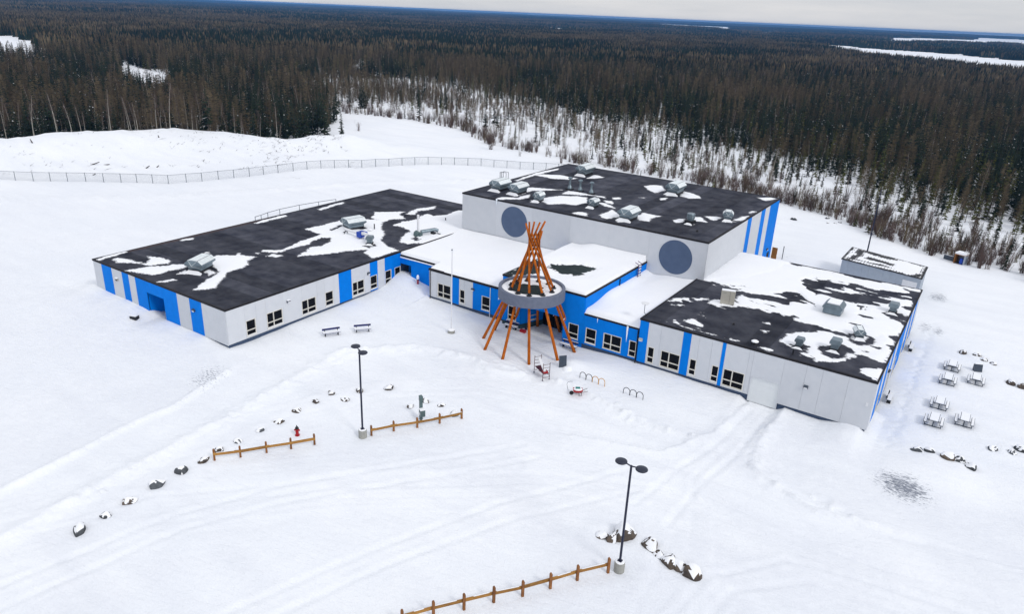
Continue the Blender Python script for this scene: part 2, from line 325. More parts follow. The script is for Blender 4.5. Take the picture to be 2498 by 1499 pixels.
for px,py,sx,sy,a,st in [(3.7,-5.2,2.6,4.4,.6,.66),(63.1,17.6,2.6,3.1,.9,.93),(60.3,57.5,1.2,3,.0,.7),(60.4,71,2.0,3.2,0,.8),(61.8,57,.9,2.2,0,.8),(38.5,76,2.5,2.5,0,.5),(-88,38,16,4,.75,.5),(-62,52,14,2.,.8,.35)]:
    ca,sa=math.cos(a),math.sin(a); u=(GX-px)*ca+(GY-py)*sa; v=-(GX-px)*sa+(GY-py)*ca
    dirt=np.maximum(dirt,st*np.exp(-((u/sx)**2+(v/sy)**2)))
pack=np.clip(sm(-.1,.2,fbm(GX/9+GY/30,GY/5,41)-.5)*sm(12,18,GX)*(1-sm(20,24,GY)),0,1)
d_,_,s__=pdist(GX,GY,[(7.6,-30),(7.57,-25.45),(7.39,-22.44),(6.5,-17),(6.03,-13.1),(6.3,-10.7),(4.2,-3.3),(-1,-1),(-30,-1)])
pack=np.maximum(pack,.75*sm(0,.6,d_)*((GX<7)&(GY<-1)&(s__>0)))
pack=np.maximum(pack,.5*(1-sm(30,34,pdist(GX,GY,[(-60,20),(-50,50)])[0])))
pack=np.maximum(pack,.9*np.exp(-(((GX-24)/3.6)**2+((GY-23.2)/3.8)**2)))
def ground_mat():
    M=bpy.data.materials.new('snow_field'); M.use_nodes=True; t=M.node_tree; b=t.nodes['Principled BSDF']
    b.inputs['Roughness'].default_value=.8; b.inputs['Specular IOR Level'].default_value=.2
    tc=N(t,'ShaderNodeTexCoord'); ob=tc.outputs['Object']
    def nz(sc,de,v=ob,ro=.6):
        n=N(t,'ShaderNodeTexNoise',inp={'Scale':sc,'Detail':de,'Roughness':ro}); t.links.new(v,n.inputs['Vector']); return n.outputs['Fac']
    def mix(f,a,b_):
        x=N(t,'ShaderNodeMixRGB')
        for k,v in ((0,f),(1,a),(2,b_)):
            if isinstance(v,(tuple,float)): x.inputs[k].default_value=v
            else: t.links.new(v,x.inputs[k])
        return x.outputs[0]
    def rng(v,a,c,d=0.,e=1.):
        x=N(t,'ShaderNodeMapRange',inp={'From Min':a,'From Max':c,'To Min':d,'To Max':e}); t.links.new(v,x.inputs['Value']); return x.outputs[0]
    def mul(a,c,op='MULTIPLY'):
        x=N(t,'ShaderNodeMath',operation=op)
        for k,v in ((0,a),(1,c)):
            if isinstance(v,float): x.inputs[k].default_value=v
            else: t.links.new(v,x.inputs[k])
        return x.outputs[0]
    mp=N(t,'ShaderNodeMapping'); mp.inputs['Rotation'].default_value=(0,0,R(-58)); mp.inputs['Scale'].default_value=(.12,.8,1); t.links.new(ob,mp.inputs[0])
    col=mix(rng(nz(.06,6),.35,.65),(.872,.892,.922,1),(.815,.845,.89,1))
    col=mix(rng(nz(.5,6,mp.outputs[0]),.45,.75,0.,.75),col,(.775,.80,.85,1))
    at=N(t,'ShaderNodeAttribute',attribute_name='pack'); col=mix(mul(at.outputs['Fac'],rng(nz(1.1,6),.3,.7,.2,.75)),col,(.745,.77,.825,1))
    da=N(t,'ShaderNodeAttribute',attribute_name='dirt')
    mp2=N(t,'ShaderNodeMapping'); mp2.inputs['Rotation'].default_value=(0,0,R(-35)); mp2.inputs['Scale'].default_value=(.8,2.2,1); t.links.new(ob,mp2.inputs[0])
    th=mul(mul(da.outputs['Fac'],.36),nz(3.4,9,mp2.outputs[0],.75),'ADD')
    col=mix(rng(th,.72,.84),col,(.20,.22,.265,1))
    spk=rng(nz(3.1,2),.80,.83); col=mix(mul(spk,.7),col,(.25,.24,.24,1))
    t.links.new(col,b.inputs['Base Color'])
    bp=N(t,'ShaderNodeBump',inp={'Strength':.8,'Distance':.16}); hsum=mul(nz(1.3,8,mp2.outputs[0]),mul(nz(6.,4),.35),'ADD'); t.links.new(hsum,bp.inputs['Height']); t.links.new(bp.outputs[0],b.inputs['Normal'])
    return M
tag(obj('ground',heightmesh('ground',gx,gy,GH,None,[ground_mat()],{'dirt':dirt,'pack':pack})),'white wind-packed snow covering the school yard and the country beyond',None,None,'structure')

# ------------------------------------------------------------------ snow on roofs
def snowfield(name,label,x0,x1,y0,y1,z,polys=None,holes=(),mott=(),thick=.12,st=.13,edge=.06,wob=.5,fleck=0.,thin=0.,full=0.,lip=0.,extra=None,nofree=''):
    xs=np.arange(x0-lip,x1+lip+.01,st); ys=np.arange(y0-lip,y1+lip+.01,st); X,Y=np.meshgrid(xs,ys,indexing='ij')
    if polys is None: s=np.full(X.shape,3.)
    else:
        s=np.full(X.shape,-9.)
        for p in polys:
            bx=[q[0] for q in p]; by=[q[1] for q in p]
            k=(X>min(bx)-1.5)&(X<max(bx)+1.5)&(Y>min(by)-1.5)&(Y<max(by)+1.5)
            if k.any(): s[k]=np.maximum(s[k],sdf(X[k],Y[k],p))
    for p in holes:
        k=(X>min(q[0] for q in p)-2)&(X<max(q[0] for q in p)+2)&(Y>min(q[1] for q in p)-2)&(Y<max(q[1] for q in p)+2)
        if k.any(): s[k]=np.minimum(s[k],-sdf(X[k],Y[k],p))
    for p in mott:
        q=sdf(X,Y,p); w=sm(-.6,.8,q); s=s*(1-w)+w*((fbm(X*.55+Y*.3,Y*1.3,77,5)-.585)*7)
    s=s+wob*(fbm(X*.9,Y*.9,5,4)-.5)*1.3+wob*.9*(fbm(X*3.1+Y,Y*3.1,8,3)-.5)
    if thin: s=s-thin*np.clip(fbm(X/2.2+Y/5,Y/1.3,71,4)-.5,0,1)*6
    if fleck: s=np.maximum(s,(fbm(X*.8+9,Y*2.4,55,4)-fleck)*3)
    t=np.where(s>-.5,.012+thick*(1-np.exp(-np.clip(s,0,9)/.9))*(.8+.4*vn(X/2,Y/2,6)),-.02)
    cover=np.clip(.5+s*.85,0,1.2)
    if full: t=t+full*(.75+.5*fbm(X/5,Y/5,66))
    if extra is not None: t=t+extra(X,Y)
    dd=[X-(x0-lip),(x1+lip)-X,Y-(y0-lip),(y1+lip)-Y]
    for k,d in zip('lrfb',dd):
        if k in nofree: continue
        if lip: t=t*np.sqrt(np.clip(1-(1-np.clip(d/.5,0,1))**2,0,1))-np.where(d<.02,.22,0)
        else: t=np.where(d<edge,-.02,t)
    Z=z+t
    o=obj(name,heightmesh(name,xs,ys,Z,t>-.011,[M_feather],{'cover':cover}))
    return tag(o,label,'snow',None,'stuff')
SN_LW=[[(-24.0,1.3),(-23.8,2.1),(-22.6,2.5),(-19.4,3.1),(-20.4,4.1),(-21.8,4.7),(-20.4,5.4),(-18.2,5.7),(-17.4,4.8),(-18.1,3.7),(-18.8,2.7),(-19.9,2.4),(-22.3,1.2)],[(-18.9,0.0),(-18.8,1.0),(-18.1,2.8),(-16.8,4.5),(-17.0,5.1),(-15.7,5.8),(-14.7,5.5),(-14.8,4.4),(-15.1,3.3),(-15.0,1.4),(-16.6,0.9)],[(-16.1,9.8),(-15.9,10.7),(-14.2,11.8),(-14.9,12.9),(-13.9,12.4),(-11.9,13.2),(-11.4,11.3),(-10.1,10.6),(-9.5,9.3),(-9.6,8.1),(-9.4,7.1),(-7.9,5.6),(-7.3,4.5),(-6.3,3.2),(-6.7,2.1),(-7.4,1.4),(-8.6,2.8),(-9.5,4.8),(-9.9,6.1),(-10.4,6.8),(-12.3,7.5),(-13.8,8.0)],[(-13.4,3.4),(-13.9,4.6),(-12.6,4.9),(-11.9,4.9),(-12.4,3.9)],[(-12.0,5.4),(-12.4,6.5),(-11.5,6.7),(-10.3,6.3),(-10.2,5.3)],[(-12.7,0.2),(-12.2,1.8),(-11.6,2.0),(-12.1,0.4)],[(-25.3,-0.2),(-25.5,1.5),(-25.7,4.0),(-25.3,3.9),(-24.8,1.3),(-24.5,0.1)],[(-25.0,11.0),(-24.7,12.9),(-24.1,12.4),(-24.6,11.1)],[(-24.7,22.9),(-25.1,25.0),(-25.2,29.2),(-24.3,28.5),(-24.4,25.7),(-24.2,23.1)],[(-18.1,10.2),(-17.9,10.5),(-17.5,10.3),(-17.8,10.0)],[(-8.1,16.6),(-9.3,19.2),(-10.0,21.0),(-9.2,21.6),(-10.1,23.9),(-11.1,25.0),(-12.3,24.3),(-11.9,22.7),(-11.1,21.2),(-11.4,19.5),(-11.3,17.4),(-11.4,15.9),(-13.0,15.1),(-13.4,15.6),(-11.7,17.4),(-12.5,19.9),(-13.1,22.0),(-13.6,25.5),(-15.0,25.5),(-16.9,25.8),(-16.8,29.0),(-16.8,31.7),(-15.4,33.9),(-15.1,35.1),(-14.2,35.5),(-15.3,37.9),(-16.5,39.2),(-16.1,39.6),(-13.2,42.6),(-12.6,40.8),(-10.4,39.5),(-11.6,37.9),(-11.4,35.7),(-9.8,33.6),(-7.3,31.6),(-5.5,29.2),(-3.2,27.5),(-1.1,27.2),(-0.4,27.1),(-0.3,23.4),(-0.7,22.4),(-3.0,23.4),(-3.5,24.4),(-4.6,23.3),(-6.0,20.3),(-6.9,18.2)],[(-12.3,41.6),(-13.1,45.1),(-11.9,48.9),(-11.2,46.8),(-11.8,44.2),(-11.1,42.3),(-11.8,41.6)],[(-9.1,35.6),(-9.5,37.9),(-8.9,40.9),(-9.6,42.2),(-9.7,44.1),(-8.4,43.8),(-7.1,45.5),(-7.5,49.0),(-6.9,49.8),(-4.6,46.8),(-0.9,42.1),(3.0,42.6),(5.6,31.0),(-0.5,31.4),(-1.3,29.9),(-2.5,29.6),(-3.9,31.5),(-5.0,33.7),(-5.4,35.0),(-7.4,35.8)],[(-13.2,14.0),(-13.0,14.4),(-12.6,14.1),(-12.9,13.9)],[(-11.0,14.3),(-11.3,15.3),(-9.9,15.6),(-9.8,14.7)],[(-24.1,34.2),(-24.8,37.8),(-24.8,40.4),(-24.1,40.1),(-23.3,34.4)]]
SN_LWh=[[(-14.4,27.7),(-14.9,30.7),(-13.8,29.9),(-13.7,27.5)],[(-12.6,31.1),(-12.6,32.4),(-10.9,31.8),(-11.2,30.8)],[(-5.3,25.2),(-5.8,26.7),(-4.6,26.9),(-3.9,26.5),(-4.0,25.3)],[(-2.8,32.0),(-2.8,33.3),(-1.5,32.8),(-1.5,31.6)],[(-15.7,36.5),(-13.0,36.1),(-14.3,35.4),(-15.1,35.1)]]
SN_G=[[(0.7,58.0),(1.2,59.5),(3.9,61.2),(7.2,61.0),(6.9,59.5),(4.3,57.8),(2.4,58.2)],[(8.4,62.1),(7.8,65.5),(8.5,65.8),(10.0,64.9),(9.2,63.0)],[(4.7,49.5),(5.5,50.2),(7.7,51.2),(9.6,52.0),(7.8,49.6),(6.8,48.7),(6.7,47.0),(5.5,48.2)],[(7.2,38.7),(5.7,40.8),(5.7,42.0),(7.4,43.1),(7.7,46.4),(8.7,44.4),(8.4,42.7),(7.0,41.4),(6.3,40.3)],[(10.2,45.2),(11.5,48.5),(13.5,50.1),(14.9,50.3),(16.5,47.6),(15.9,45.3),(13.9,44.4),(12.8,43.0),(11.1,43.8)],[(10.8,50.2),(10.8,52.2),(12.1,52.6),(14.6,52.3),(16.5,52.6),(16.9,51.9),(15.3,52.2),(13.1,50.9),(11.2,49.8)],[(17.6,41.0),(17.9,42.3),(19.1,42.7),(20.0,41.1),(18.7,40.9)],[(17.4,49.1),(19.7,48.6),(20.7,47.5),(19.0,47.9)],[(21.0,42.6),(21.0,46.4),(21.7,45.8),(23.9,44.7),(23.2,43.1),(22.5,41.6),(21.8,41.8)],[(4.9,44.1),(4.6,45.4),(5.8,44.6),(6.1,43.8)],[(2.3,43.5),(1.4,45.4),(2.2,45.4),(3.1,43.9)],[(6.2,43.9),(6.4,46.7),(6.8,46.4),(6.8,43.7)],[(0.9,52.6),(-0.0,59.9),(0.8,66.2),(1.3,65.1),(1.1,58.9),(1.2,55.6),(1.4,52.4)],[(10.3,42.1),(9.9,43.4),(10.6,43.4),(11.1,42.4)],[(17.8,63.6),(18.3,65.1),(19.8,66.0),(21.4,63.3),(21.1,60.3),(19.3,61.6)],[(24.9,61.0),(24.0,64.5),(25.1,64.4),(27.0,63.1),(27.7,61.8),(26.3,60.5)],[(22.5,60.7),(23.8,61.1),(23.8,60.3),(23.2,59.9)],[(24.7,45.2),(25.0,47.9),(27.3,47.9),(27.0,45.8),(27.5,44.2),(26.3,43.9)],[(23.9,41.7),(24.7,42.8),(25.2,41.8),(24.5,41.0)],[(29.5,47.2),(29.8,48.4),(30.5,48.7),(30.9,47.0),(30.4,46.2)],[(31.0,50.4),(31.6,51.2),(33.3,49.4),(31.9,48.5)],[(31.4,46.3),(31.7,47.4),(32.5,47.0),(32.0,46.2)],[(32.1,52.0),(33.2,53.1),(34.1,53.0),(33.6,50.6)],[(35.5,52.7),(36.0,55.6),(36.5,56.4),(36.6,54.6),(36.4,53.0),(35.6,52.5)],[(35.9,58.4),(35.9,59.7),(36.6,59.7),(36.2,58.0)],[(34.6,51.6),(35.2,52.4),(36.2,52.1),(35.2,50.9)],[(33.9,68.7),(35.6,70.2),(36.5,69.9),(35.6,67.5),(34.8,67.8)],[(17.7,53.0),(18.4,53.9),(18.9,53.0),(18.3,52.1)],[(23.1,57.5),(23.8,58.7),(24.0,57.2),(23.6,56.6)],[(20.5,55.7),(21.3,57.1),(21.3,55.9)],[(17.3,49.0),(18.5,49.1),(20.4,47.8),(19.3,47.5)],[(17.3,50.8),(18.6,51.0),(19.6,49.4),(18.5,49.5)]]
SN_R=[[(36.6,40.7),(36.9,54.8),(49.5,54.6),(58.9,54.7),(59.0,24.5),(57.7,24.3),(56.3,25.3),(58.9,28.3),(57.5,28.6),(56.8,29.6),(56.0,28.4),(55.5,26.7),(54.3,25.7),(53.4,25.2),(52.2,25.9),(50.6,25.7),(49.6,26.4),(49.3,28.0),(49.6,29.1),(49.5,30.3),(51.0,32.0),(51.7,34.0),(49.9,33.6),(48.6,34.2),(48.8,35.6),(47.5,34.8),(46.8,33.2),(45.1,34.4),(43.2,33.6),(42.1,32.9),(39.8,33.1),(40.0,34.3),(40.6,35.2),(42.1,36.1),(41.9,37.6),(42.4,39.2),(41.0,39.2),(41.5,40.3),(38.2,39.2),(37.2,40.0)],[(48.1,25.1),(49.5,25.7),(50.4,25.2),(49.5,24.7)],[(47.2,29.6),(47.8,29.8),(47.7,28.9)],[(46.4,28.9),(46.6,29.0),(46.5,28.6)],[(46.5,31.6),(47.4,32.3),(47.3,31.6)],[(39.9,26.4),(40.4,28.2),(42.2,26.6),(41.8,25.6),(40.7,26.2)],[(40.5,29.4),(40.9,30.4),(42.1,30.3),(42.4,29.3),(41.7,28.9)],[(36.1,30.8),(36.9,32.8),(39.6,34.6),(39.1,33.6),(36.8,31.1)],[(40.2,25.1),(41.8,25.1),(45.7,25.2),(46.1,25.2),(44.8,24.9)],[(36.9,30.2),(38.1,30.9),(37.5,30.0)],[(38.3,27.1),(38.5,27.5),(39.7,25.5),(39.4,25.6)],[(37.8,25.1),(39.0,25.1),(39.0,24.9)]]
SN_Rh=[[(56.6,43.4),(57.1,44.2),(58.2,44.2),(58.9,43.0),(58.2,41.8),(57.3,41.9)],[(53.0,29.1),(53.5,30.3),(54.8,30.6),(55.6,29.7),(55.6,28.1),(54.6,26.8),(53.6,27.4)],[(50.5,26.1),(50.8,27.8),(51.7,28.1),(52.8,26.4),(53.4,25.7),(52.3,26.4),(51.2,26.1)],[(54.4,33.9),(54.9,34.3),(55.3,32.9),(57.1,34.8),(57.2,33.2),(56.1,31.9),(55.0,32.6)],[(56.3,31.0),(57.2,31.1),(57.1,30.7),(56.5,30.6)],[(57.5,32.6),(58.0,32.8),(57.8,32.4)]]
SN_Rm=[[(45.9,48.1),(46.9,51.3),(49.7,51.6),(52.0,52.3),(54.5,51.3),(57.4,52.2),(58.9,53.5),(59.0,50.6),(57.5,49.1),(56.7,46.7),(54.9,44.6),(54.6,42.2),(56.4,40.3),(54.7,39.8),(53.7,40.5),(53.8,42.6),(52.5,43.8),(49.7,44.2),(49.1,42.0),(48.4,44.3),(47.1,45.6)],[(42.4,39.2),(45.4,42.4),(47.0,44.9),(49.1,42.0),(50.2,41.3),(50.5,39.4),(49.4,40.1),(47.7,39.7),(47.7,37.5),(45.9,36.3),(44.4,36.4),(43.1,37.5)],[(53.0,37.9),(55.3,38.3),(56.1,37.2),(54.2,36.5)]]
SN_Th=[[(18.4,23.9),(18.2,24.9),(18.1,28.7),(18.2,32.0),(19.3,31.0),(21.3,27.3),(20.7,25.6),(19.7,25.0)],[(20.4,31.3),(21.9,32.0),(23.5,33.4),(25.5,33.3),(25.6,30.4),(24.4,29.3),(23.1,28.9),(22.0,29.6)]]
HL,HC,HT,HM,HRW,HG=4.6,4.15,6.2,4.2,5.45,10.23
LX0,LY1,LYI=-25.75,52.6,26.95
CX,CY=6.64,25.06
TX0,TX1,TY=18.29,29.27,24.6
RX0,RX1,RY0,RY1=36.05,58.99,24.42,54.9
QX0,QX1,QY0,QY1=-.06,36.77,40.45,70.8
snowfield('roof_snow','wind-torn snow patches on the dark roof of the long left wing',LX0,0,0,LY1,HL+.05,SN_LW,SN_LWh,thick=.14)
snowfield('roof_snow','scattered snow patches lying on the dark gymnasium roof',QX0,QX1,QY0,QY1,HG+.05,SN_G,thick=.12,wob=.35)
snowfield('roof_snow','ragged snow sheet over the right wing roof with bare dark areas',RX0,RX1,RY0,RY1,HRW+.05,SN_R,SN_Rh,SN_Rm,thick=.15,thin=.9)
g_=lambda d,s:np.exp(-(d/s)**2)
snowfield('roof_snow','smooth deep snow on the flat roof left of the tipi poles',0.02,TX0-.02,CY,QY0-.02,HC,None,thick=.1,full=.34,lip=0.0,st=.25,nofree='lrb',
    extra=lambda X,Y:np.where(Y<CY+1.2,-.36*(1-sm(CY,CY+1.3,Y))*(.4+.9*vn(X*.8,Y,3)),0)+.35*g_(Y-QY0,2.)-np.where((X<CX)&(Y<LYI+.02),.75,0))
snowfield('roof_snow','snow on the taller entrance block roof with a bare dark patch',TX0+.02,TX1-.02,TY+.02,QY0-.02,HT+.05,None,SN_Th,(),thick=.26,wob=1.0,edge=.05,nofree='b',extra=lambda X,Y:.5*g_(Y-QY0,1.6)*sm(19,22,X))
snowfield('roof_snow','deep drifted snow on the low roof between entrance block and right wing',TX1+.02,RX0-.02,TY-.05,QY0-.02,HM,None,thick=.12,full=.42,st=.2,nofree='lrb',
    extra=lambda X,Y:.35*g_(Y-QY0,2.)*sm(30,33,X)+.45*g_(X-TX1,.9)*sm(26,31,Y)+.25*g_(X-RX0,1.5)*sm(30,36,Y)-.3*(1-sm(TY,TY+.5,Y)))
snowfield('roof_snow','deep snow on the right wing roof against the gymnasium side wall',QX1+.02,44,QY0+.0,RY1-.1,HRW+.05,[[(36.5,39.5),(38.5,41),(41.5,44.5),(43.2,49),(43.8,55.5),(36.5,55.5)]],thick=.3,wob=.6,st=.2,nofree='lb')
# ------------------------------------------------------------------ the school
school=thing('school_building','low blue and light grey panelled school with flat dark roofs and a taller gymnasium','building',(0,0,0))
X_,Y_=(1,0,0),(0,1,0); NX,NY=(-1,0,0),(0,-1,0)
def facade(wall,O,u,n,cols,z0,z1,holes=(),d=.06,gap=.012):
    # cols: (a0,a1,material); every panel is its own mesh, cut round the openings
    for a0,a1,mt in cols:
        b=MB(); hs=[h for h in holes if h[0]<a1-.01 and h[1]>a0+.01]
        A=sorted({a0+gap/2,a1-gap/2,*[min(max(v,a0+gap/2),a1-gap/2) for h in hs for v in h[:2]]})
        Zs=sorted({z0,z1,*[v for h in hs for v in h[2:4] if z0<v<z1]})
        for p,q in zip(A,A[1:]):
            if q-p<.004: continue
            run=None
            for s,t in zip(Zs,Zs[1:]):
                ca,cz=(p+q)/2,(s+t)/2
                if any(h[0]<ca<h[1] and h[2]<cz<h[3] for h in hs):
                    if run: b.fbox(O,u,n,p,q,run[0],run[1],-.03,d); run=None
                else: run=(run[0],t) if run else (s,t)
            if run: b.fbox(O,u,n,p,q,run[0],run[1],-.03,d)
        if b.f: b.build('wall_panel',mt,wall)
def window(O,u,n,a0,a1,z0,z1,div=None,rail=.36,parent=None):
    f=.075; b=MB(); zr=z0+(z1-z0)*rail
    b.fbox(O,u,n,a0,a1,z1-f,z1,-.1,.075); b.fbox(O,u,n,a0-.03,a1+.03,z0-.02,z0+f,-.1,.11)
    b.fbox(O,u,n,a0,a0+f,z0+f,z1-f,-.1,.075); b.fbox(O,u,n,a1-f,a1,z0+f,z1-f,-.1,.075)
    cs=[a0+f,a1-f]
    if div is not None:
        mx=a0+(a1-a0)*div; b.fbox(O,u,n,mx-.045,mx+.045,z0+f,z1-f,-.1,.07); cs=[a0+f,mx-.045,mx+.045,a1-f]
    for k in range(0,len(cs),2): b.fbox(O,u,n,cs[k],cs[k+1],zr-.045,zr+.045,-.1,.068)
    w=b.build('window',M_white,parent or school)
    for k in range(0,len(cs),2):
        for lo,hi in ((z0+f,zr-.045),(zr+.045,z1-f)):
            MB().fbox(O,u,n,cs[k],cs[k+1],lo,hi,-.09,-.03).build('pane',M_glass,w)
    # a little snow lying on the sill
    if random.random()<.6: MB().fbox(O,u,n,a0,a1,z0+f,z0+f+.05,-.02,.1).build('sill_snow',M_roofsnow,w)
    return w
def wallbox(mb,x0,x1,y0,y1,z0,z1,label): 
    o=mb.box(x0,x1,y0,y1,z0,z1).build('wall',M_found,school); 
    if label: o['label']=label
    return o
def roofing(x0,x1,y0,y1,z,along,step,label,mt=M_roof,trim=True,th=.22,mt2=None):
    r=MB().box(x0,x1,y0,y1,z-th,z-.004).build('roof',M_trim,school); r['label']=label
    if trim:
        t=MB(); o=.09
        t.box(x0-o,x1+o,y0-o,y0+.06,z-.14,z+.07); t.box(x0-o,x1+o,y1-.06,y1+o,z-.14,z+.07)
        t.box(x0-o,x0+.06,y0+.06,y1-.06,z-.14,z+.068); t.box(x1-.06,x1+o,y0+.06,y1-.06,z-.14,z+.068)
        t.build('roof_trim',M_trim,r)
    rr=random.Random(hash(label)%999 if False else len(label)); k=0
    a,b=(y0,y1) if along=='x' else (x0,x1)
    p=a+.06
    while p<b-.07:
        q=min(p+step,b-.06); dz=.012*(k%2)+.006*rr.random()
        bx=MB()
        if along=='x': bx.box(x0+.06,x1-.06,p+.001,q+(.05 if q<b-.1 else 0),z-.01,z+.026+dz)
        else: bx.box(p+.001,q+(.05 if q<b-.1 else 0),y0+.06,y1-.06,z-.01,z+.026+dz)
        bx.build('roof_sheet',mt2 if (mt2 and k<1) else mt,r); p=q; k+=1
    return r
W1=lambda a,b:(a,b,.78,2.62)
def openings(O,u,n,L):
    for a,b in L: window(O,u,n,a,b,.78,2.62,.43 if b-a>1.6 else None)
    return [W1(a,b) for a,b in L]
random.seed(4)
G,B=M_grey,M_blue
# ---- left wing
lw=wallbox(MB(),LX0+.1,-.1,2.2,LY1-.1,-.6,HL-.15,None)
MB().box(LX0+.1,-14.6,.1,2.2,-.6,HL-.15).build('wall',M_found,school); MB().box(-11.25,-.1,.1,2.2,-.6,HL-.15).build('wall',M_found,school)
MB().box(-14.6,-11.25,.1,2.2,3.05,HL-.15).build('wall',M_found,school)
O=(0,0,0)
hs=openings(O,Y_,X_,[(2.3,3.56),(5.03,7.2),(9.97,12.12),(13.58,14.85),(18.04,20.08),(21.17,22.42),(23.91,25.07),(25.71,26.86)])
cols=[(0,2.25,G),(2.25,3.7,G),(3.7,5.0,G),(5.0,7.38,G),(7.38,10.1,G),(10.1,12.35,G),(12.35,13.55,G),(13.55,15.05,G),(15.05,15.83,G),(15.83,17.94,B),(17.94,20.2,G),(20.2,21.15,G),(21.15,22.55,B),(22.55,23.86,G),(23.86,25.4,B),(25.4,26.9,B)]
facade(lw,O,Y_,X_,cols,.58,HL-.1,hs)
hs=[(11.25,14.6,.0,3.05)]
ecol=[(0,2.1,G),(2.1,4.06,G),(4.06,6.24,B),(6.24,8.53,G),(8.53,11.25,B),(11.25,14.6,B),(14.6,16.69,B),(16.69,18.05,G),(18.05,19.48,B),(19.48,21.67,G),(21.67,23.88,B),(23.88,25.72,G)]
facade(lw,O,NX,NY,ecol,.5,HL-.1,hs)
facade(lw,(LX0,LY1,0),NY,NX,[(k*2.63,(k+1)*2.63,B if k%5==2 else G) for k in range(20)],.5,HL-.1)
# recessed end door
rc=MB().box(-14.6,-11.25,2.08,2.16,-.1,3.03).box(-14.66,-14.56,.1,2.1,-.1,3.03).box(-11.3,-11.2,.1,2.1,-.1,3.03).build('entrance_recess',M_dkblue,school)
MB().box(-14.5,-11.4,2.02,2.07,0,1.0).build('recess_base',M_found,rc)
dr=MB().box(-13.6,-12.5,1.98,2.05,.05,2.15).build('door',M_teal,school); MB().box(-12.7,-12.62,1.9,1.98,1.0,1.2).build('handle',M_galv,dr)
roofing(LX0,0,0,LY1,HL,'x',2.1,'dark bitumen roof of the left wing with faint strip seams')
rr=MB(); 
for k in range(24): 
    a=1.+k*1.05; rr.slab([(LX0+.1,a),(LX0+.55+.35*vn(k*1.,0,3),a),(LX0+.5+.35*vn(k+1.,0,3),a+1.05),(LX0+.1,a+1.05)],HL+.03,HL+.052)
rr.build('roof_edge_strip',M_rust,school)
# ---- connector and centre left
cl=wallbox(MB(),CX+.1,TX0-.1,CY+.1,QY0,-.6,HC-.1,None)
cn=MB().box(1.9,CX+.1,LYI+.1,QY0,-.6,HC-.1).build('wall',M_found,school); MB().box(-.1,1.9,LYI+1.6,QY0,-.6,HC-.1).build('wall',M_found,school); MB().box(-.1,1.9,LYI+.1,LYI+1.6,3.0,HC-.1).build('wall',M_found,school)
facade(cn,(0,LYI,0),X_,NY,[(.02,1.9,B),(1.9,3.5,B),(3.5,5.1,B),(5.1,CX-.05,B)],.4,HC-.12,[(.0,1.9,.3,3.0)])
rc=MB().box(.1,1.9,LYI+1.5,LYI+1.58,0,3.).build('entrance_recess',M_dkblue,school); MB().box(1.86,1.93,LYI+.1,LYI+1.5,0,3.).build('recess_side',M_dkblue,rc)
dr=MB().box(.5,1.5,LYI+1.42,LYI+1.49,.1,2.2).build('door',M_black,school); MB().box(1.35,1.42,LYI+1.36,LYI+1.42,1.0,1.2).build('handle',M_galv,dr)
facade(cn,(CX,LYI,0),NY,NX,[(0,LYI-CY,B)],.4,HC-.12)
O=(0,CY,0); hs=openings(O,X_,NY,[(8.01,10.15),(11.54,12.36),(14.95,16.2)])
facade(cl,O,X_,NY,[(6.64,7.85,G),(7.85,10.25,G),(10.25,11.45,B),(11.45,12.3,G),(12.3,13.58,G),(13.58,14.86,B),(14.86,16.25,B),(16.25,TX0,B)],.52,HC-.12,hs)
rf=MB().box(-.0,TX0,LYI,QY0,HC-.2,HC-.01).box(CX,TX0,CY,LYI-.002,HC-.2,HC-.012).build('roof',M_roof,school); rf['label']='snow-covered low roof left of the entrance'
t=MB(); t.box(CX-.1,TX0,CY-.1,CY+.05,HC-.17,HC+.08); t.box(CX-.1,CX+.05,CY+.05,LYI,HC-.17,HC+.078); t.box(.1,CX-.1,LYI-.1,LYI+.05,HC-.17,HC+.08); t.build('roof_trim',M_trim,rf)
MB().box(CX+.1,8.9,CY+.1,CY+.75,HC+.0,HC+.10).build('bare_membrane',M_rust,rf)
MB().cyl((CX+.2,CY-.13,.2),(CX+.2,CY-.13,HC-.2),.055,n=8).build('downspout',M_trim,school)
MB().cyl((16.24,CY-.13,.15),(16.24,CY-.13,HC-.2),.045,n=8).build('downspout',M_whitem,school)
# ---- entrance block with its splayed recess
pts=[(TX0+.1,TY+.1),(20.9,TY+.1),(22.2,27.7),(25.05,27.4),(26.7,TY+.1),(TX1-.1,TY+.1),(TX1-.1,QY0),(TX0+.1,QY0)]
tb=MB().slab(pts,-.6,3.0).build('wall',M_dkblue,school); MB().box(TX0+.1,TX1-.1,TY+.1,QY0,3.004,HT-.1).build('wall',M_found,school)
O=(0,TY,0); hs=openings(O,X_,NY,[(19.16,20.35),(27.42,28.72)])
facade(tb,O,X_,NY,[(TX0,19.1,B),(19.1,20.9,B)],.56,3.0,hs); facade(tb,O,X_,NY,[(26.7,27.4,B),(27.4,28.6,B),(28.6,TX1,B)],.56,3.0,hs)
facade(tb,O,X_,NY,[(TX0,20.2,B),(20.2,22.3,B),(22.3,24.5,B),(24.5,26.7,B),(26.7,28.6,B),(28.6,TX1,B)],3.0,HT-.1)
facade(tb,(TX1,TY,0),Y_,X_,[(0,4,B),(4,8.1,B),(8.1,12,B),(12,15.8,B)],HM-.1,HT-.1)
facade(tb,(TX0,QY0,0),NY,NX,[(0,5,B),(5,10,B),(10,15.85,B)],HC-.1,HT-.1)
MB().box(TX0+.05,20.9,TY+.0,TY+.1,-.3,.56).build('wall_base',M_teal,school)
uL=Vector((22.2-20.9,27.7-TY,0)).normalized(); nL=Vector((uL.y,-uL.x,0))
ww=window((20.9,TY,0),uL,nL,1.2,2.5,.8,2.5)
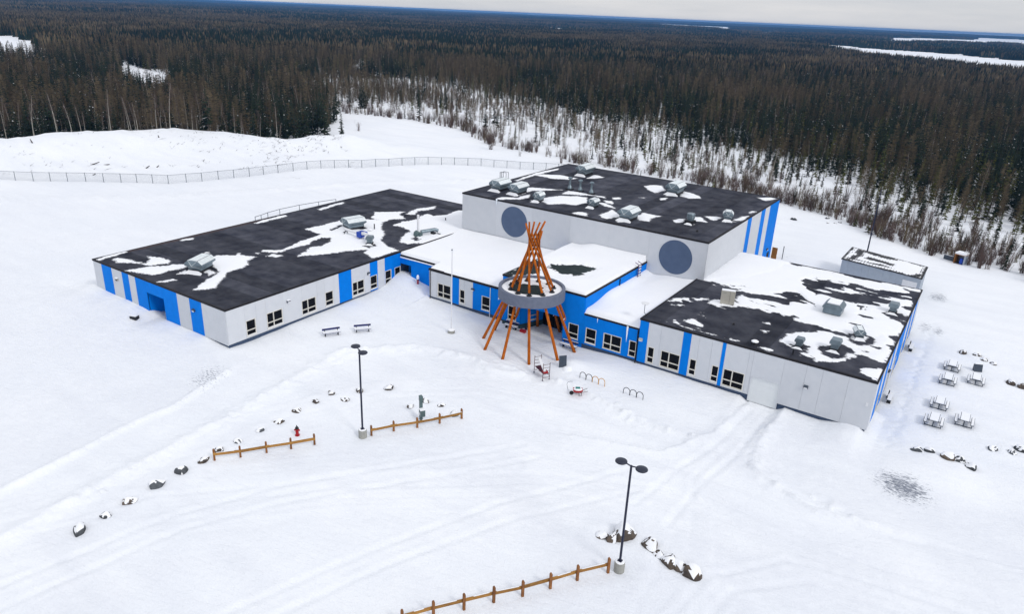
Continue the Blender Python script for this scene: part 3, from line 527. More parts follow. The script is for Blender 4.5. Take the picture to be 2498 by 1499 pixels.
MB().fbox((20.9,TY,0),uL,nL,.0,3.3,-.3,.56,.0,.05).build('wall_base',M_teal,school)
uR=Vector((26.7-25.05,TY-27.4,0)).normalized(); nR=Vector((uR.y,-uR.x,0))
# glazed doors
ud=Vector((25.05-22.2,27.4-27.7,0)).normalized(); nd=Vector((ud.y,-ud.x,0)); Od=(22.2,27.7,0)
fr=MB()
for a in (.1,.98,1.86,2.72): fr.fbox(Od,ud,nd,a-.05,a+.05,.0,2.7,.02,.12)
fr.fbox(Od,ud,nd,.05,2.77,2.6,2.72,.02,.13); fr.fbox(Od,ud,nd,.05,2.77,2.08,2.16,.02,.118); fr.fbox(Od,ud,nd,.05,2.77,.0,.12,.02,.118)
dd=fr.build('entrance_door',M_trim,school); dd['label']='dark glazed double entrance doors'
for a,b_ in ((.15,.93),(1.03,1.81),(1.91,2.67)):
    MB().fbox(Od,ud,nd,a,b_,.12,2.08,.03,.06).build('pane',M_glass,dd); MB().fbox(Od,ud,nd,a,b_,2.16,2.6,.03,.06).build('pane',M_glass,dd)
MB().fbox(Od,ud,nd,1.0,1.06,.9,1.5,.12,.17).build('handle',M_galv,dd); MB().fbox(Od,ud,nd,1.5,1.62,1.45,1.6,.061,.068).build('notice',M_whitem,dd)
r=roofing(TX0,TX1,TY,QY0-.1,HT,'y',2.2,'dark green-grey roof of the entrance block',M_roofg)
MB().cyl((TX1+.13,32.8,4.9),(TX1+.13,32.8,6.0),.06,n=8).build('downspout',M_trim,school)
# ---- low link right of the entrance
rcw=wallbox(MB(),TX1-.1,RX0+.1,TY+.1,QY0,-.6,HM-.1,None)
hs=openings(O,X_,NY,[(29.64,30.95),(31.85,34.03),(34.94,35.79)])
facade(rcw,O,X_,NY,[(TX1,29.62,B),(29.62,30.95,B),(30.95,31.75,B),(31.75,34.05,B),(34.05,34.8,B),(34.8,RX0-.15,B)],.56,HM-.14,hs)
rf=MB().box(TX1,RX0,TY,QY0,HM-.2,HM-.01).build('roof',M_roof,school); rf['label']='snow-covered low link roof'
MB().box(TX1+.07,RX0,TY-.09,TY+.05,HM-.17,HM+.03).build('roof_trim',M_trim,rf)
MB().cyl((35.86,TY-.14,.05),(35.86,TY-.14,HM-.2),.06,n=8).build('downspout',M_trim,school)
# ---- right wing
rw=wallbox(MB(),RX0+.1,RX1-.1,RY0+.1,RY1-.1,-.6,HRW-.15,None)
O=(0,RY0,0); hs=openings(O,X_,NY,[(37.18,37.93),(38.67,40.8),(41.83,42.57),(44.17,44.92),(45.38,47.52)])
gar=(48.17,50.92,-.2,2.62)
facade(rw,O,X_,NY,[(RX0,37.03,B),(37.03,38.43,G),(38.43,40.83,G),(40.83,41.7,B),(41.7,42.55,G),(42.55,43.9,G),(43.9,44.93,G),(44.93,45.3,B),(45.3,47.62,G),(47.62,48.05,G),(48.05,50.95,G),(50.95,53.0,G),(53.0,54.45,G),(54.45,56.7,G),(56.7,RX1,G)],.58,HRW-.1,hs+[gar])
gd=MB().fbox(O,X_,NY,48.12,48.2,-.1,2.66,-.05,.09).fbox(O,X_,NY,50.89,50.97,-.1,2.66,-.05,.09).fbox(O,X_,NY,48.2,50.89,2.58,2.66,-.05,.088).build('garage_door',M_grey,school); gd['label']='pale overhead garage door'
for k in range(4): MB().fbox(O,X_,NY,48.2,50.89,-.1+k*.67,-.1+k*.67+.666,-.06,.0).build('door_section',M_door,gd)
facade(rw,(RX1,RY0,0),Y_,X_,[(0,1.6,G),(1.6,3.6,B),(3.6,5.2,G),(5.2,7.4,B),(7.4,9,G),(9,11,B),(11,13,G),(13,15,B),(15,18.5,B),(18.5,20.5,G),(20.5,23,B),(23,25,G),(25,27.5,B),(27.5,30.45,G)],.58,HRW-.1,openings((RX1,RY0,0),Y_,X_,[(3.7,5.1),(9.2,10.8),(13.2,14.8),(18.7,20.3),(24,25.3)]))
facade(rw,(RX1,RY1,0),NX,Y_,[(k*2.22,(k+1)*2.22,G) for k in range(10)],.58,HRW-.1)
facade(rw,(RX0,QY0-.1,0),NY,NX,[(0,8,B),(8,15.9,B)],HM+.1,HRW-.1)
roofing(RX0,RX1,RY0,RY1,HRW,'y',2.15,'dark roof of the right wing')
# ---- gymnasium
gw=wallbox(MB(),QX0+.1,QX1-.1,QY0+.1,QY1-.1,-.6,HG-.15,None)
facade(gw,(QX0,QY0,0),X_,NY,[(.02,6,G),(6,12,G),(12,18,G),(18,23.8,G),(23.8,29.4,G),(29.4,36.8,G)],.3,HG-.1)
facade(gw,(QX1,QY0,0),Y_,X_,[(0,5,G),(5,10,G),(10,15,G),(15,16.8,B),(16.8,21.2,G),(21.2,23.2,B),(23.2,25.5,G),(25.5,30.3,B)],.5,HG-.1,[(28.0,29.3,.2,2.2)])
facade(gw,(QX0,QY1,0),NY,NX,[(k*5.06,(k+1)*5.06,G) for k in range(6)],.3,HG-.1)
roofing(QX0,QX1,QY0,QY1,HG,'y',2.05,'dark gymnasium roof with strips running front to back')
for x in (9.04,32.95):
    b=MB(); n=48; c=[(x+2.16*math.cos(2*math.pi*k/n),7.6+2.16*math.sin(2*math.pi*k/n)) for k in range(n)]
    b.prism(c,QY0-.10,QY0-.0); b.build('wall_disc',M_disc,school)['label']='large slate blue disc on the gymnasium wall, '+('left' if x<20 else 'right')+' one'
dr=MB().box(QX1+.0,QX1+.05,QY0+28.05,QY0+29.25,.2,2.15).build('door',M_trim,school); MB().box(QX1+.05,QX1+.1,QY0+28.2,QY0+28.3,1,1.2).build('handle',M_galv,dr)
# ---- wall lights and small fittings
def wlight(O,u,n,a,z,mt=M_steel,lens=M_whitem,snow=False):
    b=MB(); O,u_,n_=Vector(O),Vector(u),Vector(n)
    P=lambda p,q,d:tuple(O+u_*(a+p)+n_*d+Vector((0,0,z+q)))
    b.add([P(-.2,-.16,.06),P(.2,-.16,.06),P(.2,.16,.06),P(-.2,.16,.06),P(-.2,-.13,.2),P(.2,-.13,.2),P(.2,.1,.3),P(-.2,.1,.3)],[(0,1,5,4),(1,2,6,5),(2,3,7,6),(3,0,4,7),(4,5,6,7),(3,2,1,0)])
    o=b.build('wall_light',mt,school); MB().fbox(O,u_,n_,a-.15,a+.15,z-.15,z-.02,.17,.262).build('lens',lens,o)
    if snow: MB().fbox(O,u_,n_,a-.2,a+.2,z+.12,z+.22,.06,.3).build('snow_cap',M_roofsnow,o)
wlight((0,0,0),NX,NY,20.6,3.25,M_conc,M_trim,True); wlight((0,0,0),NX,NY,5.5,3.2); wlight((0,0,0),Y_,X_,8.07,3.2,M_steel,M_whitem,True); wlight((0,0,0),Y_,X_,20.84,3.15)
wlight((0,CY,0),X_,NY,13.62,3.08); wlight((0,RY0,0),X_,NY,36.31,3.15,M_beige); wlight((0,RY0,0),X_,NY,53.25,3.15); wlight((QX1,QY0,0),Y_,X_,27.6,2.9); wlight((RX1,RY0,0),Y_,X_,8.2,3.4)
MB().fbox((0,RY0,0),X_,NY,58.5,58.68,2.95,3.3,.06,.12).build('wall_box',M_whitem,school)
MB().cyl((17.64,CY-.06,3.1),(17.64,CY-.3,3.05),.07,n=8).cyl((17.64,CY-.28,3.05),(17.64,CY-.28,2.85),.1,n=8).build('security_camera',M_whitem,school)
MB().cyl((26.9,TY-.06,3.0),(26.9,TY-.35,2.95),.06,n=8).box(26.82,26.98,TY-.5,TY-.3,2.85,3.0).build('security_camera',M_whitem,school)
# icicles and frozen overflow
def icicle(x,y,z,l,r,label):
    b=MB(); b.lathe([(r*.9,0),(r,-.1*l),(r*.7,-.45*l),(r*.4,-.75*l),(.005,-l)],(x,y,z),8); tag(b.build('icicle',M_ice,None,smooth=True),label,'icicle')
icicle(6.03,QY0-.18,HG+.16,.95,.13,'thick white frozen overflow hanging from the gymnasium roof edge')
icicle(34.62,TY-.16,HM-.02,1.9,.12,'long icicle hanging over the blue wall beside the narrow window')
icicle(31.0,TY-.14,HM-.1,.55,.05,'short icicle hanging from the low snowy roof edge')
# ------------------------------------------------------------------ roof equipment
def hood(label,x,y,z,w,l,h,rz=0,snow=True,group='galvanised roof ventilators'):
    t=thing('roof_ventilator',label,'ventilator',(x,y,z+.03),rz,group)
    ch=.22*h
    MB().box(-.36*w,.36*w,-.40*l,.40*l,-.02,ch).build('curb',M_black,t)
    prof=[(-.36*w,ch+.004),(.36*w,ch+.004),(.37*w,.42*h),(.5*w,.58*h),(.5*w,.72*h),(.27*w,h),(-.27*w,h),(-.5*w,.72*h),(-.5*w,.58*h),(-.37*w,.42*h)]
    b=MB(); k=len(prof); y0,y1=-.5*l,.5*l
    v=[(px,(y0 if pz>.5*h else -.42*l),pz) for px,pz in prof]+[(px,(y1 if pz>.5*h else .42*l),pz) for px,pz in prof]
    v+=[(0,y0-.10*l,.62*h),(0,y1+.10*l,.62*h)]
    f=[(i,(i+1)%k,k+(i+1)%k,k+i) for i in range(k)]+[((i+1)%k,i,2*k) for i in range(k)]+[(k+i,k+(i+1)%k,2*k+1) for i in range(k)]
    hd=b.add(v,f).build('hood',M_galv,t)
    e=.012
    for sg in (-1,1):
        q=[(.27*w*sg,h+e),(.5*w*sg,.72*h+e)]; MB().add([(q[0][0],y0,q[0][1]),(q[1][0],y0,q[1][1]),(q[1][0],y1,q[1][1]),(q[0][0],y1,q[0][1])],[(0,1,2,3) if sg>0 else (3,2,1,0)]).build('top_sheet',M_frost_sky,hd)
    MB().add([(-.27*w,y0,h+e),(.27*w,y0,h+e),(.27*w,y1,h+e),(-.27*w,y1,h+e)],[(0,1,2,3)]).build('top_sheet',M_frost_sky,hd)  # top skin paler than the hood: frost and reflected sky as colour
    s=MB(); s.box(-.27*w-.02,-.27*w+.02,y0,y1,h+.013,h+.035); s.box(.27*w-.02,.27*w+.02,y0,y1,h+.013,h+.035); s.build('seam',M_steel,hd)
    for yy,tip in ((y0,y0-.10*l),(y1,y1+.10*l)):
        c=MB(); sg=-1 if yy<0 else 1
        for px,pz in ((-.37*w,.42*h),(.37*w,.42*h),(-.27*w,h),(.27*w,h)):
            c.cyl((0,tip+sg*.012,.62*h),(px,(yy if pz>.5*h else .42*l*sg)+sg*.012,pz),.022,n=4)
        c.build('crease',M_frost_sky,hd)
    if snow:
        d=MB(); 
        d.add([(-.5*w,-.46*l-.5,0),(.5*w,-.46*l-.5,0),(.4*w,-.41*l,.03),(-.4*w,-.41*l,.03),(-.3*w,-.44*l-.12,.24*h),(.26*w,-.44*l-.12,.22*h)],[(0,1,5,4),(1,2,5),(0,4,3),(4,5,2,3)])
        d.build('snow_bank',M_roofsnow,t)
    return t
z=HG
hood('large galvanised ventilator at the left end of the gymnasium roof, before the ladder hoops',2.9,45.6,z,2.1,2.9,1.6)
hood('large galvanised ventilator right behind the frozen overflow on the gymnasium roof',6.05,45.7,z,2.0,2.8,1.5)
hood('small galvanised ventilator near the gymnasium roof edge above the left disc',10.85,43.7,z,1.2,1.5,1.3)
hood('small galvanised ventilator with a cable in the middle of the gymnasium front edge',18.2,46.1,z,1.25,1.6,1.2)
hood('galvanised ventilator at the far back corner of the gymnasium roof',6.7,64.6,z,2.0,3.2,1.7)
hood('galvanised ventilator at the back of the gymnasium roof between two snow patches',23.5,62.2,z,2.3,2.9,1.75)
hood('large galvanised ventilator at the front gymnasium edge between two snow patches',24.75,43.6,z,2.2,2.7,1.55)
hood('small faceted ventilator near the striped end of the gymnasium roof',35.0,52.3,z,1.4,1.4,1.3,.3)
hood('large galvanised ventilator near the end of the left wing roof',-12.7,5.9,HL,2.3,2.8,1.6,R(22))
hood('large galvanised ventilator with snow on top in the middle of the left wing roof',-12.4,30.6,HL,2.5,2.9,1.65,R(-14))
hood('small peaked ventilator in snow near the right wing far side',55.55,34.2,HRW,1.1,1.3,1.05,R(20))
def cabinet(name,label,x,y,z,w,l,h,cat='ventilator',rz=0):
    t=thing(name,label,cat,(x,y,z+.03),rz)
    MB().box(-.42*w,.42*w,-.42*l,.42*l,-.02,.18*h).build('curb',M_black,t)
    MB().box(-.5*w,.5*w,-.5*l,.5*l,.18*h+.004,.62*h).build('body',M_galv,t)
    MB().prism([(-.56*w,.624*h),(.56*w,.624*h),(.56*w,.74*h),(.38*w,h),(-.38*w,h),(-.56*w,.74*h)],-.56*l,.56*l).build('lid',M_galv,t)
    MB().box(-.34*w,.34*w,-.48*l,.48*l,h+.004,h+.09).build('snow_cap',M_roofsnow,t); return t
cabinet('roof_unit','wide galvanised roof unit in the middle of the right wing snow',52.0,39.3,HRW,1.85,1.9,1.4)
def goose(label,x,y,z,s=1.,rz=0):
    t=thing('gooseneck_vent',label,'ventilator',(x,y,z+.03),rz,'small hooded vents on the right wing' if z>5 else None)
    MB().box(-.36*s,.36*s,-.36*s,.36*s,-.02,.22*s).build('curb',M_black,t)
    MB().box(-.3*s,.3*s,-.3*s,.3*s,.224*s,.62*s).build('neck',M_galv,t)
    MB().prism([(-.42*s,.624*s),(.42*s,.624*s),(.46*s,.8*s),(.36*s,1.05*s),(-.36*s,1.05*s),(-.46*s,.8*s)],-.4*s,.45*s).build('hood',M_galv,t)
    MB().add([(-.6*s,-.7*s,0),(.6*s,-.7*s,0),(.4*s,-.38*s,.0),(-.4*s,-.38*s,0),(-.2*s,-.42*s,.16*s),(.2*s,-.42*s,.16*s)],[(0,1,5,4),(1,2,5),(0,4,3),(4,5,2,3)]).build('snow_bank',M_roofsnow,t)
goose('smaller hooded vent near the front edge of the right wing roof',51.3,27.7,HRW,.95)
goose('larger hooded vent in a dark bare circle near the right wing front edge',54.3,29.2,HRW,1.15)
goose('hooded vent in a bare ring by the outer edge of the right wing roof',57.3,44.1,HRW,1.15)
goose('small hooded vent in a bare circle near the left wing inner edge',-5.2,26.6,HL,1.1,R(30))
def flue(label,x,y,z,h):
    t=thing('roof_flue',label,'flue',(x,y,z+.03),0,'row of capped flues on the gymnasium')
    MB().box(-.45,.45,-.45,.45,-.02,.2).build('curb',M_black,t)
    MB().lathe([(.36,.2),(.34,.35),(.17,.75),(.17,h-.35)],n=14).build('stack',M_galv,t,smooth=False)
    MB().lathe([(.2,h-.3),(.34,h-.22),(.36,h-.14),(.2,h),(.03,h+.04)],n=14).build('cap',M_galv,t)
flue('left of the three capped flues in a row on the gymnasium roof',10.4,53.1,z,1.95); flue('middle one of three capped flues in a row on the gymnasium roof',12.15,53.15,z,1.8); flue('right of the three capped flues in a row on the gymnasium roof',14.2,52.85,z,1.85)
t=thing('exhaust_fan','round drum exhaust fan near the front right of the gymnasium roof','fan',(31.8,47.2,HG+.03))
MB().box(-.55,.55,-.55,.55,-.02,.45).build('curb',M_black,t); MB().lathe([(.42,.45),(.42,.7),(.52,.72),(.52,1.3),(.48,1.36)],n=20).build('drum',M_galv,t)
for zz in (.75,1.0,1.25): MB().lathe([(.525,zz),(.545,zz+.02),(.525,zz+.05)],n=20).build('band',M_galv,t)
MB().add([(-.5,-1.0,0),(.6,-1.0,0),(.5,-.56,0),(-.5,-.56,0),(-.2,-.6,.22),(.25,-.6,.2)],[(0,1,5,4),(1,2,5),(0,4,3),(4,5,2,3)]).build('snow_bank',M_roofsnow,t)
t=thing('air_conditioner','beige upright heat pump unit standing on the right wing roof','air conditioner',(41.8,34.4,HRW+.03),R(18))
MB().box(-.75,.75,-.3,.3,.12,1.65).build('cabinet',M_beige,t)
for x in (-.6,.6): MB().box(x-.05,x+.05,-.35,.35,-.02,.12).build('foot',M_black,t)
MB().box(.18,.2,-.312,-.3,.2,1.6).build('seam',M_black,t); MB().box(-.6,-.2,-.31,-.3,1.4,1.5).build('badge',M_conc,t); MB().box(-.72,.72,-.28,.28,1.654,1.72).build('snow_cap',M_roofsnow,t)
for yy in (.31,): MB().lathe([(.34,0),(.34,.03),(.28,.05)],(0,0,0),16).build('fan_grille',M_black,t,(-.3,yy,.9)).rotation_euler=(R(-90),0,0)
def stub(label,x,y,z,h=.6,r=.09,cap=False,name='vent_pipe'):
    t=thing(name,label,'pipe',(x,y,z+.03)); MB().lathe([(r*2,-.02),(r*1.6,.08),(r,.1),(r,h)],n=10).build('pipe',M_black,t)
    if cap: MB().lathe([(.34,h),(.36,h+.05),(.25,h+.13),(.05,h+.16)],n=14).build('snow_cap',M_roofsnow,t)
stub('short vent pipe with a round snow cap at the right wing front edge',47.65,25.5,HRW,.3,.14,True); stub('thin black vent pipe at the right wing front edge below the small hooded vent',51.3,25.55,HRW,.55,.07)
stub('tiny black vent pipe in the bare dark part of the right wing roof',44.36,29.1,HRW,.2,.09); stub('thin dark pipe in the snow where left wing meets the gymnasium',-4.97,42.6,HL,.55,.08)
stub('thin dark pipe behind the big middle ventilator of the left wing',-9.6,32.0,HL,.9,.08); stub('tiny black vent pipe near the front right corner of the gymnasium roof',33.95,44.1,HG,.22,.1)
stub('thin dark pipe standing at the back edge of the gymnasium roof',14.,70.4,HG,1.0,.05)
stub('small round capped vent low in the left wing snow beside the thin pipe',-9.5,31.0,HL,.22,.2,True)
t=thing('exhaust_duct','white exhaust pipe on supports with a blue motor on the left wing','duct',(-11.1,27.7,HL+.03))
MB().tube([(0,0,.75),(3.0,-.25,.75)],.2,12).build('pipe',M_whitem,t)
for x in (.2,3.2): 
    MB().box(x-.06,x+.06,-.5,.4,.4,.48).cyl((x,-.4,0),(x,-.25,.4),.05,n=6).cyl((x,.35,0),(x,.2,.4),.05,n=6).cyl((x,-.1,.4),(x,-.1,.75),.06,n=6).build('support',M_black,t)
MB().box(3.0,3.75,-.75,.1,.35,1.1).box(3.3,4.4,-.4,.0,1.0,1.22).build('motor',M_bluep,t)
MB().tube([(3.7,-.35,.9),(4.2,-.35,1.0),(4.7,-.4,.9),(4.95,-.5,.5),(5.0,-.6,0.)],.24,12).build('elbow',M_whitem,t)
t=thing('flue_stack','tall white exhaust stack with a green blower lying duct on the left wing','flue',(-2.9,33.9,HL+.03))
MB().cyl((0,0,.6),(0,0,3.1),.17,n=14).build('stack',M_whitem,t); MB().lathe([(.45,-.02),(.48,.25),(.42,.6),(.25,.72),(.18,.8)],(-.15,-.15,0),14).box(.1,.6,-.3,.25,.0,.55).build('blower',M_ped,t)
MB().tube([(.25,.3,.6),(1.2,2.3,.7)],.26,12).tube([(1.2,2.3,.7),(1.5,2.6,.5)],.25,12).build('duct',M_galv,t)
MB().box(.9,1.5,1.6,2.1,-.02,.4).box(1.5,2.1,2.2,2.5,-.02,.2).build('support',M_black,t)
# wall ladders
t=thing('roof_ladder','snowy purple ladder between the low link roof and the entrance roof','ladder',(TX1+.35,37.3,4.75))
for y in (0,.75): MB().tube([(0,y,-.3),(0,y,1.9),(-.5,y,2.1)],.045,8).build('rail',M_purple,t)
for k in range(5): 
    r_=MB().box(-.05,.05,.04,.71,.1+k*.36,.16+k*.36).build('rung',M_navy,t); MB().box(-.07,.07,.06,.69,.164+k*.36,.23+k*.36).build('snow_cap',M_roofsnow,r_)
t=thing('cage_ladder','caged steel ladder hoops rising above the left gymnasium roof edge','ladder',(-.45,50.6,.0))
for y in (0,.6): MB().tube([(0,y,.4),(0,y,HG+1.5),(.9,y,HG+1.5),(.9,y,HG+.1)],.035,6).build('rail',M_steel,t)
for k in range(28): MB().cyl((0,0,.6+k*.36),(0,.6,.6+k*.36),.02,n=6).build('rung',M_steel,t)
for zz in (3,4.5,6,7.5,9,10.3,11.6): MB().tube([(-.38*math.sin(math.pi*k/8),.3-.42*math.cos(math.pi*k/8),zz) for k in range(9)],.022,6).build('hoop',M_steel,t)
for k in (2,4,6): MB().cyl((-.38*math.sin(math.pi*k/8),.3-.42*math.cos(math.pi*k/8),3),(-.38*math.sin(math.pi*k/8),.3-.42*math.cos(math.pi*k/8),11.6),.02,n=6).build('cage_bar',M_steel,t)
t=thing('roof_antenna','thin bent antenna mast with a small flat dish at the right wing corner','antenna',(35.75,25.75,4.2))
MB().tube([(.25,0,1.25),(.0,0,1.45),(0,0,2.5)],.03,6).build('mast',M_steel,t); MB().lathe([(.42,2.48),(.45,2.52),(.1,2.56)],n=16).build('dish',M_whitem,t)

# ------------------------------------------------------------------ entrance canopy with tipi poles
CC=(24.05,21.75); RR=3.68
t=thing('tipi_canopy','round grey entrance canopy pierced by tall orange-brown tipi poles','canopy',(CC[0],CC[1],0))
b=MB(); n=64; prof=[(RR,5.72),(RR,6.93),(RR-.07,6.96),(RR-.32,6.96),(RR-.36,6.9),(RR-.36,6.62),(RR-.3,5.72)]
k=len(prof); v=[]; f=[]
for r_,zz in prof:
    for i in range(n): a=2*math.pi*i/n; v.append((r_*math.cos(a),r_*math.sin(a),zz))
for j in range(k):
    for i in range(n): f.append((j*n+i,j*n+(i+1)%n,((j+1)%k)*n+(i+1)%n,((j+1)%k)*n+i))
b.add(v,f).build('ring_fascia',M_ring,t)
MB().lathe([(RR-.37,5.85),(RR-.37,6.62)],n=48).build('deck',M_roofg,t)
b=MB(); v=[];f=[]
for j in range(9):
    rr_=RR-.37-(j/8)*1.75
    for i in range(96):
        a=2*math.pi*i/96; w=1-float(vn(np.cos(a)*2+5,np.sin(a)*2+5,3))*.75; w=max(.25,min(1.,w+.35*(math.sin(a)>.2)))
        q=RR-.37-(j/8)*2.35*w; zz=6.62+(.10*(1-(j/8)**2) if j<8 else -.02); v.append((q*math.cos(a),q*math.sin(a),zz))
for j in range(8):
    for i in range(96): f.append((j*96+i,j*96+(i+1)%96,(j+1)*96+(i+1)%96,(j+1)*96+i))
b.add(v,f).build('deck_snow',M_roofsnow,t,smooth=True)
for i,a in enumerate([-158,-124,-89.5,-57,-21,15,47,80,112,143,173]):
    a=R(a); e=Vector((math.cos(a),math.sin(a),0)); g=Vector((-math.sin(a),math.cos(a),0))
    foot=e*5.3; deck=e*2.38-g*.3; deck.z=6.65; zt=13.95 if i<5 else 13.2
    if i in (0,): zt=14.2
    d=(deck-foot)/6.65; top=foot+d*zt; foot=foot-d*.25
    pb=MB(); segs=8
    for q in range(segs):
        A=foot+(top-foot)*(q/segs); Bp=foot+(top-foot)*((q+1)/segs); pb.cyl(A,Bp,.17-.065*q/segs,.17-.065*(q+1)/segs,12,q in (0,segs-1))
    po=pb.build('pole',M_wood,t,smooth=True); po.data.polygons.foreach_set('use_smooth',[True]*len(po.data.polygons))
    MB().lathe([(.34,6.62),(.32,6.74),(.2,6.8),(.17,7.0)],(deck.x,deck.y,0),10).build('pole_boot',M_black,po)
    pc=MB(); 
    for ss in range(2): pass

# ------------------------------------------------------------------ yard objects
def bench(label,a,b_,backside,z0=None,mt=M_benchblue,group='benches round the school'):
    a,b_=Vector((*a,0)),Vector((*b_,0)); c=(a+b_)/2; L=(b_-a).length; ang=math.atan2((b_-a).y,(b_-a).x)
    zz=hz(c.x,c.y) if z0 is None else z0
    t=thing('bench',label,'bench',(c.x,c.y,zz),ang,group); s=backside
    seat=MB().box(-L/2,L/2,-.2,.2,.36,.41).build('seat',mt,t); MB().box(-L/2+.02,L/2-.02,-.2,.2,.414,.47).build('snow_layer',M_roofsnow,seat)
    bk=MB(); y=.27*s; bk.box(-L/2,L/2,min(y,y+.06*s),max(y,y+.06*s),.58,.82); bk.build('backrest',mt,t)
    MB().box(-L/2,L/2,min(y,y+.06*s),max(y,y+.06*s),.823,.86).build('snow_layer',M_roofsnow,t)
    for x in (-L*.36,L*.36): MB().box(x-.035,x+.035,-.17,.2,-.3,.36).box(x-.03,x+.03,min(.18*s,.27*s),max(.18*s,.27*s),.3,.75).build('leg',M_black,t)
bench('blue bench with a snowy seat, the one farther left in the yard',(5.09,8.47),(6.08,10.2),1); bench('blue bench with a snowy seat, right of its twin in the yard',(6.91,11.5),(8.1,13.0),1)
bench('dark blue bench half hidden behind the poles under the left entrance window',(19.2,23.9),(21.0,23.95),1,.0); bench('dark blue bench against the wall right of the entrance doors',(27.25,23.5),(29.2,23.55),1,.0)
bench('slate bench with snowy seat nearest along the right wing outer wall',(59.75,32.7),(59.75,34.6),1,None,M_steel); bench('slate bench with snowy seat farther back along the right wing wall',(59.75,47.9),(59.75,49.8),1,None,M_steel)
def picnic(label,x,y):
    t=thing('picnic_table',label,'picnic table',(x,y,hz(x,y)),0,'steel picnic tables beside the right wing')
    tp=MB().box(-.4,.4,-.93,.93,.70,.74).build('table_top',M_steel,t); sn=MB(); sn.box(-.36,.36,-.89,.88,.744,.82).build('snow_layer',M_roofsnow,tp)
    for s in (-1,1):
        st=MB().box(s*.68-.14,s*.68+.14,-.93,.93,.41,.45).build('seat',M_steel,t); MB().box(s*.68-.105,s*.68+.105,-.89,.89,.454,.52).build('snow_layer',M_roofsnow,st)
        MB().box(s*.68-.035,s*.68+.035,-.66,-.58,-.3,.41).box(s*.68-.035,s*.68+.035,.58,.66,-.3,.41).build('seat_leg',M_steel,t)
    for y_ in (-.62,.62): MB().box(-.045,.045,y_-.045,y_+.045,-.3,.70).box(-.68,.68,y_-.03,y_+.03,.02,.08).build('leg',M_steel,t)
for q,l in zip([(64.2,45.69),(64.14,41.42),(66.62,43.4),(64.01,34.94),(63.94,30.82),(66.34,32.64)],
    ['snowy steel picnic table farthest back of the far trio','snowy steel picnic table of the far trio nearest the wing wall and camera','snowy steel picnic table of the far trio on the right before the dark slab','snowy steel picnic table at the back of the near trio','snowy steel picnic table nearest the camera of the near trio, left one','snowy steel picnic table on the right of the near trio']): picnic(l,*q)
def lamp(label,x,y,arm):
    z0=hz(x,y)-.15; t=thing('parking_lamp',label,'street lamp',(x,y,z0),math.atan2(arm[1],arm[0]),'twin-headed parking lot lamps')
    cb=MB().lathe([(.36,-.4),(.36,.88),(.34,.93),(.0,.93)],n=24).build('concrete_base',M_conc,t); MB().lathe([(.33,.925),(.31,.97),(.2,1.0),(.0,1.0)],n=20).build('snow_cap',M_roofsnow,cb)
    MB().box(-.15,.15,-.15,.15,.99,1.03).build('base_plate',M_navy,t); MB().cyl((0,0,1.0),(0,0,8.55),.085,.075,12).build('pole',M_navy,t)
    for s in (-1,1):
        MB().cyl((0,0,8.5),(s*.42,0,8.58),.045,n=8).build('arm',M_navy,t)
        h=MB(); h.lathe([(.02,8.52),(.36,8.52),(.40,8.56),(.38,8.62),(.2,8.68),(.02,8.70)],(s*.72,0,0),24).build('lamp_head',M_lamp,t,smooth=True)
lamp('twin-headed dark lamp post on a concrete drum at the rail fence, farther one',23.3,-3.6,(1.2,-.46)); lamp('twin-headed dark lamp post on a concrete drum in the foreground right',48.75,-5.1,(1.35,-.03))
def rail_fence(label,pts,hs,zb=0):
    t=thing('rail_fence',label,'fence',(pts[0][0],pts[0][1],0),0,'low wooden rail fences in the parking lot'); P=[(Vector((x-pts[0][0],y-pts[0][1],hz(x,y)))) for x,y in pts]
    d=(P[-1]-P[0]); d.z=0; d.normalize(); nn=Vector((d.y,-d.x,0))
    for i,p in enumerate(P):
        b=MB(); A=p.copy(); h=hs[i] if i<len(hs) else hs[-1]
        b.fbox((A.x,A.y,A.z),d,nn,-.08,.08,-.4,h-.03,-.08,.08); 
        b.add([tuple(Vector((A.x,A.y,A.z))+d*u+nn*w+Vector((0,0,zz))) for u,w,zz in [(-.08,-.08,h-.03),(.08,-.08,h-.03),(.08,.08,h-.03),(-.08,.08,h-.03),(-.04,-.08,h+.04),(.04,-.08,h+.04),(.04,.08,h+.04),(-.04,.08,h+.04)]],[(0,1,5,4),(1,2,6,5),(2,3,7,6),(3,0,4,7),(4,5,6,7)])
        b.build('post',M_post,t)
    for i in range(len(P)-1):
        A,Bq=P[i],P[i+1]; e=(Bq-A); L=e.length; e.normalize(); b=MB(); zz=.50+.02*random.random()
        v=[]
        for q in (A+e*(-.05 if i==0 else .0),Bq+e*(.05 if i==len(P)-2 else 0)):
            for w,h in ((.085,zz),(.15,zz),(.15,zz+.24),(.085,zz+.24)): v.append(q+nn*w+Vector((0,0,h)))
        r_=b.add(v,[(0,1,5,4),(1,2,6,5),(2,3,7,6),(3,0,4,7),(0,3,2,1),(4,5,6,7)]).build('rail',M_rail,t)
        if random.random()<.75:
            a0=random.uniform(.05,.3)*L; a1=random.uniform(.6,.98)*L; v=[]
            for q in (A+e*a0,A+e*a1):
                for w,h in ((.09,zz+.243),(.145,zz+.243),(.14,zz+.265),(.095,zz+.265)): v.append(q+nn*w+Vector((0,0,h)))
            MB().add(v,[(0,1,5,4),(1,2,6,5),(2,3,7,6),(3,0,4,7),(0,3,2,1),(4,5,6,7)]).build('snow_strip',M_roofsnow,r_)
rail_fence('brown wooden rail fence before the red hydrant and the row of boulders',[(16.67,-13.57),(17.76,-11.93),(18.91,-10.25),(19.97,-8.6),(21.01,-6.98)],[1.0]*5)
rail_fence('brown wooden rail fence running right from the farther lamp post',[(23.75,-3.0),(24.8,-1.31),(26.01,.43),(27.1,2.23),(28.19,4.05)],[.98]*5)
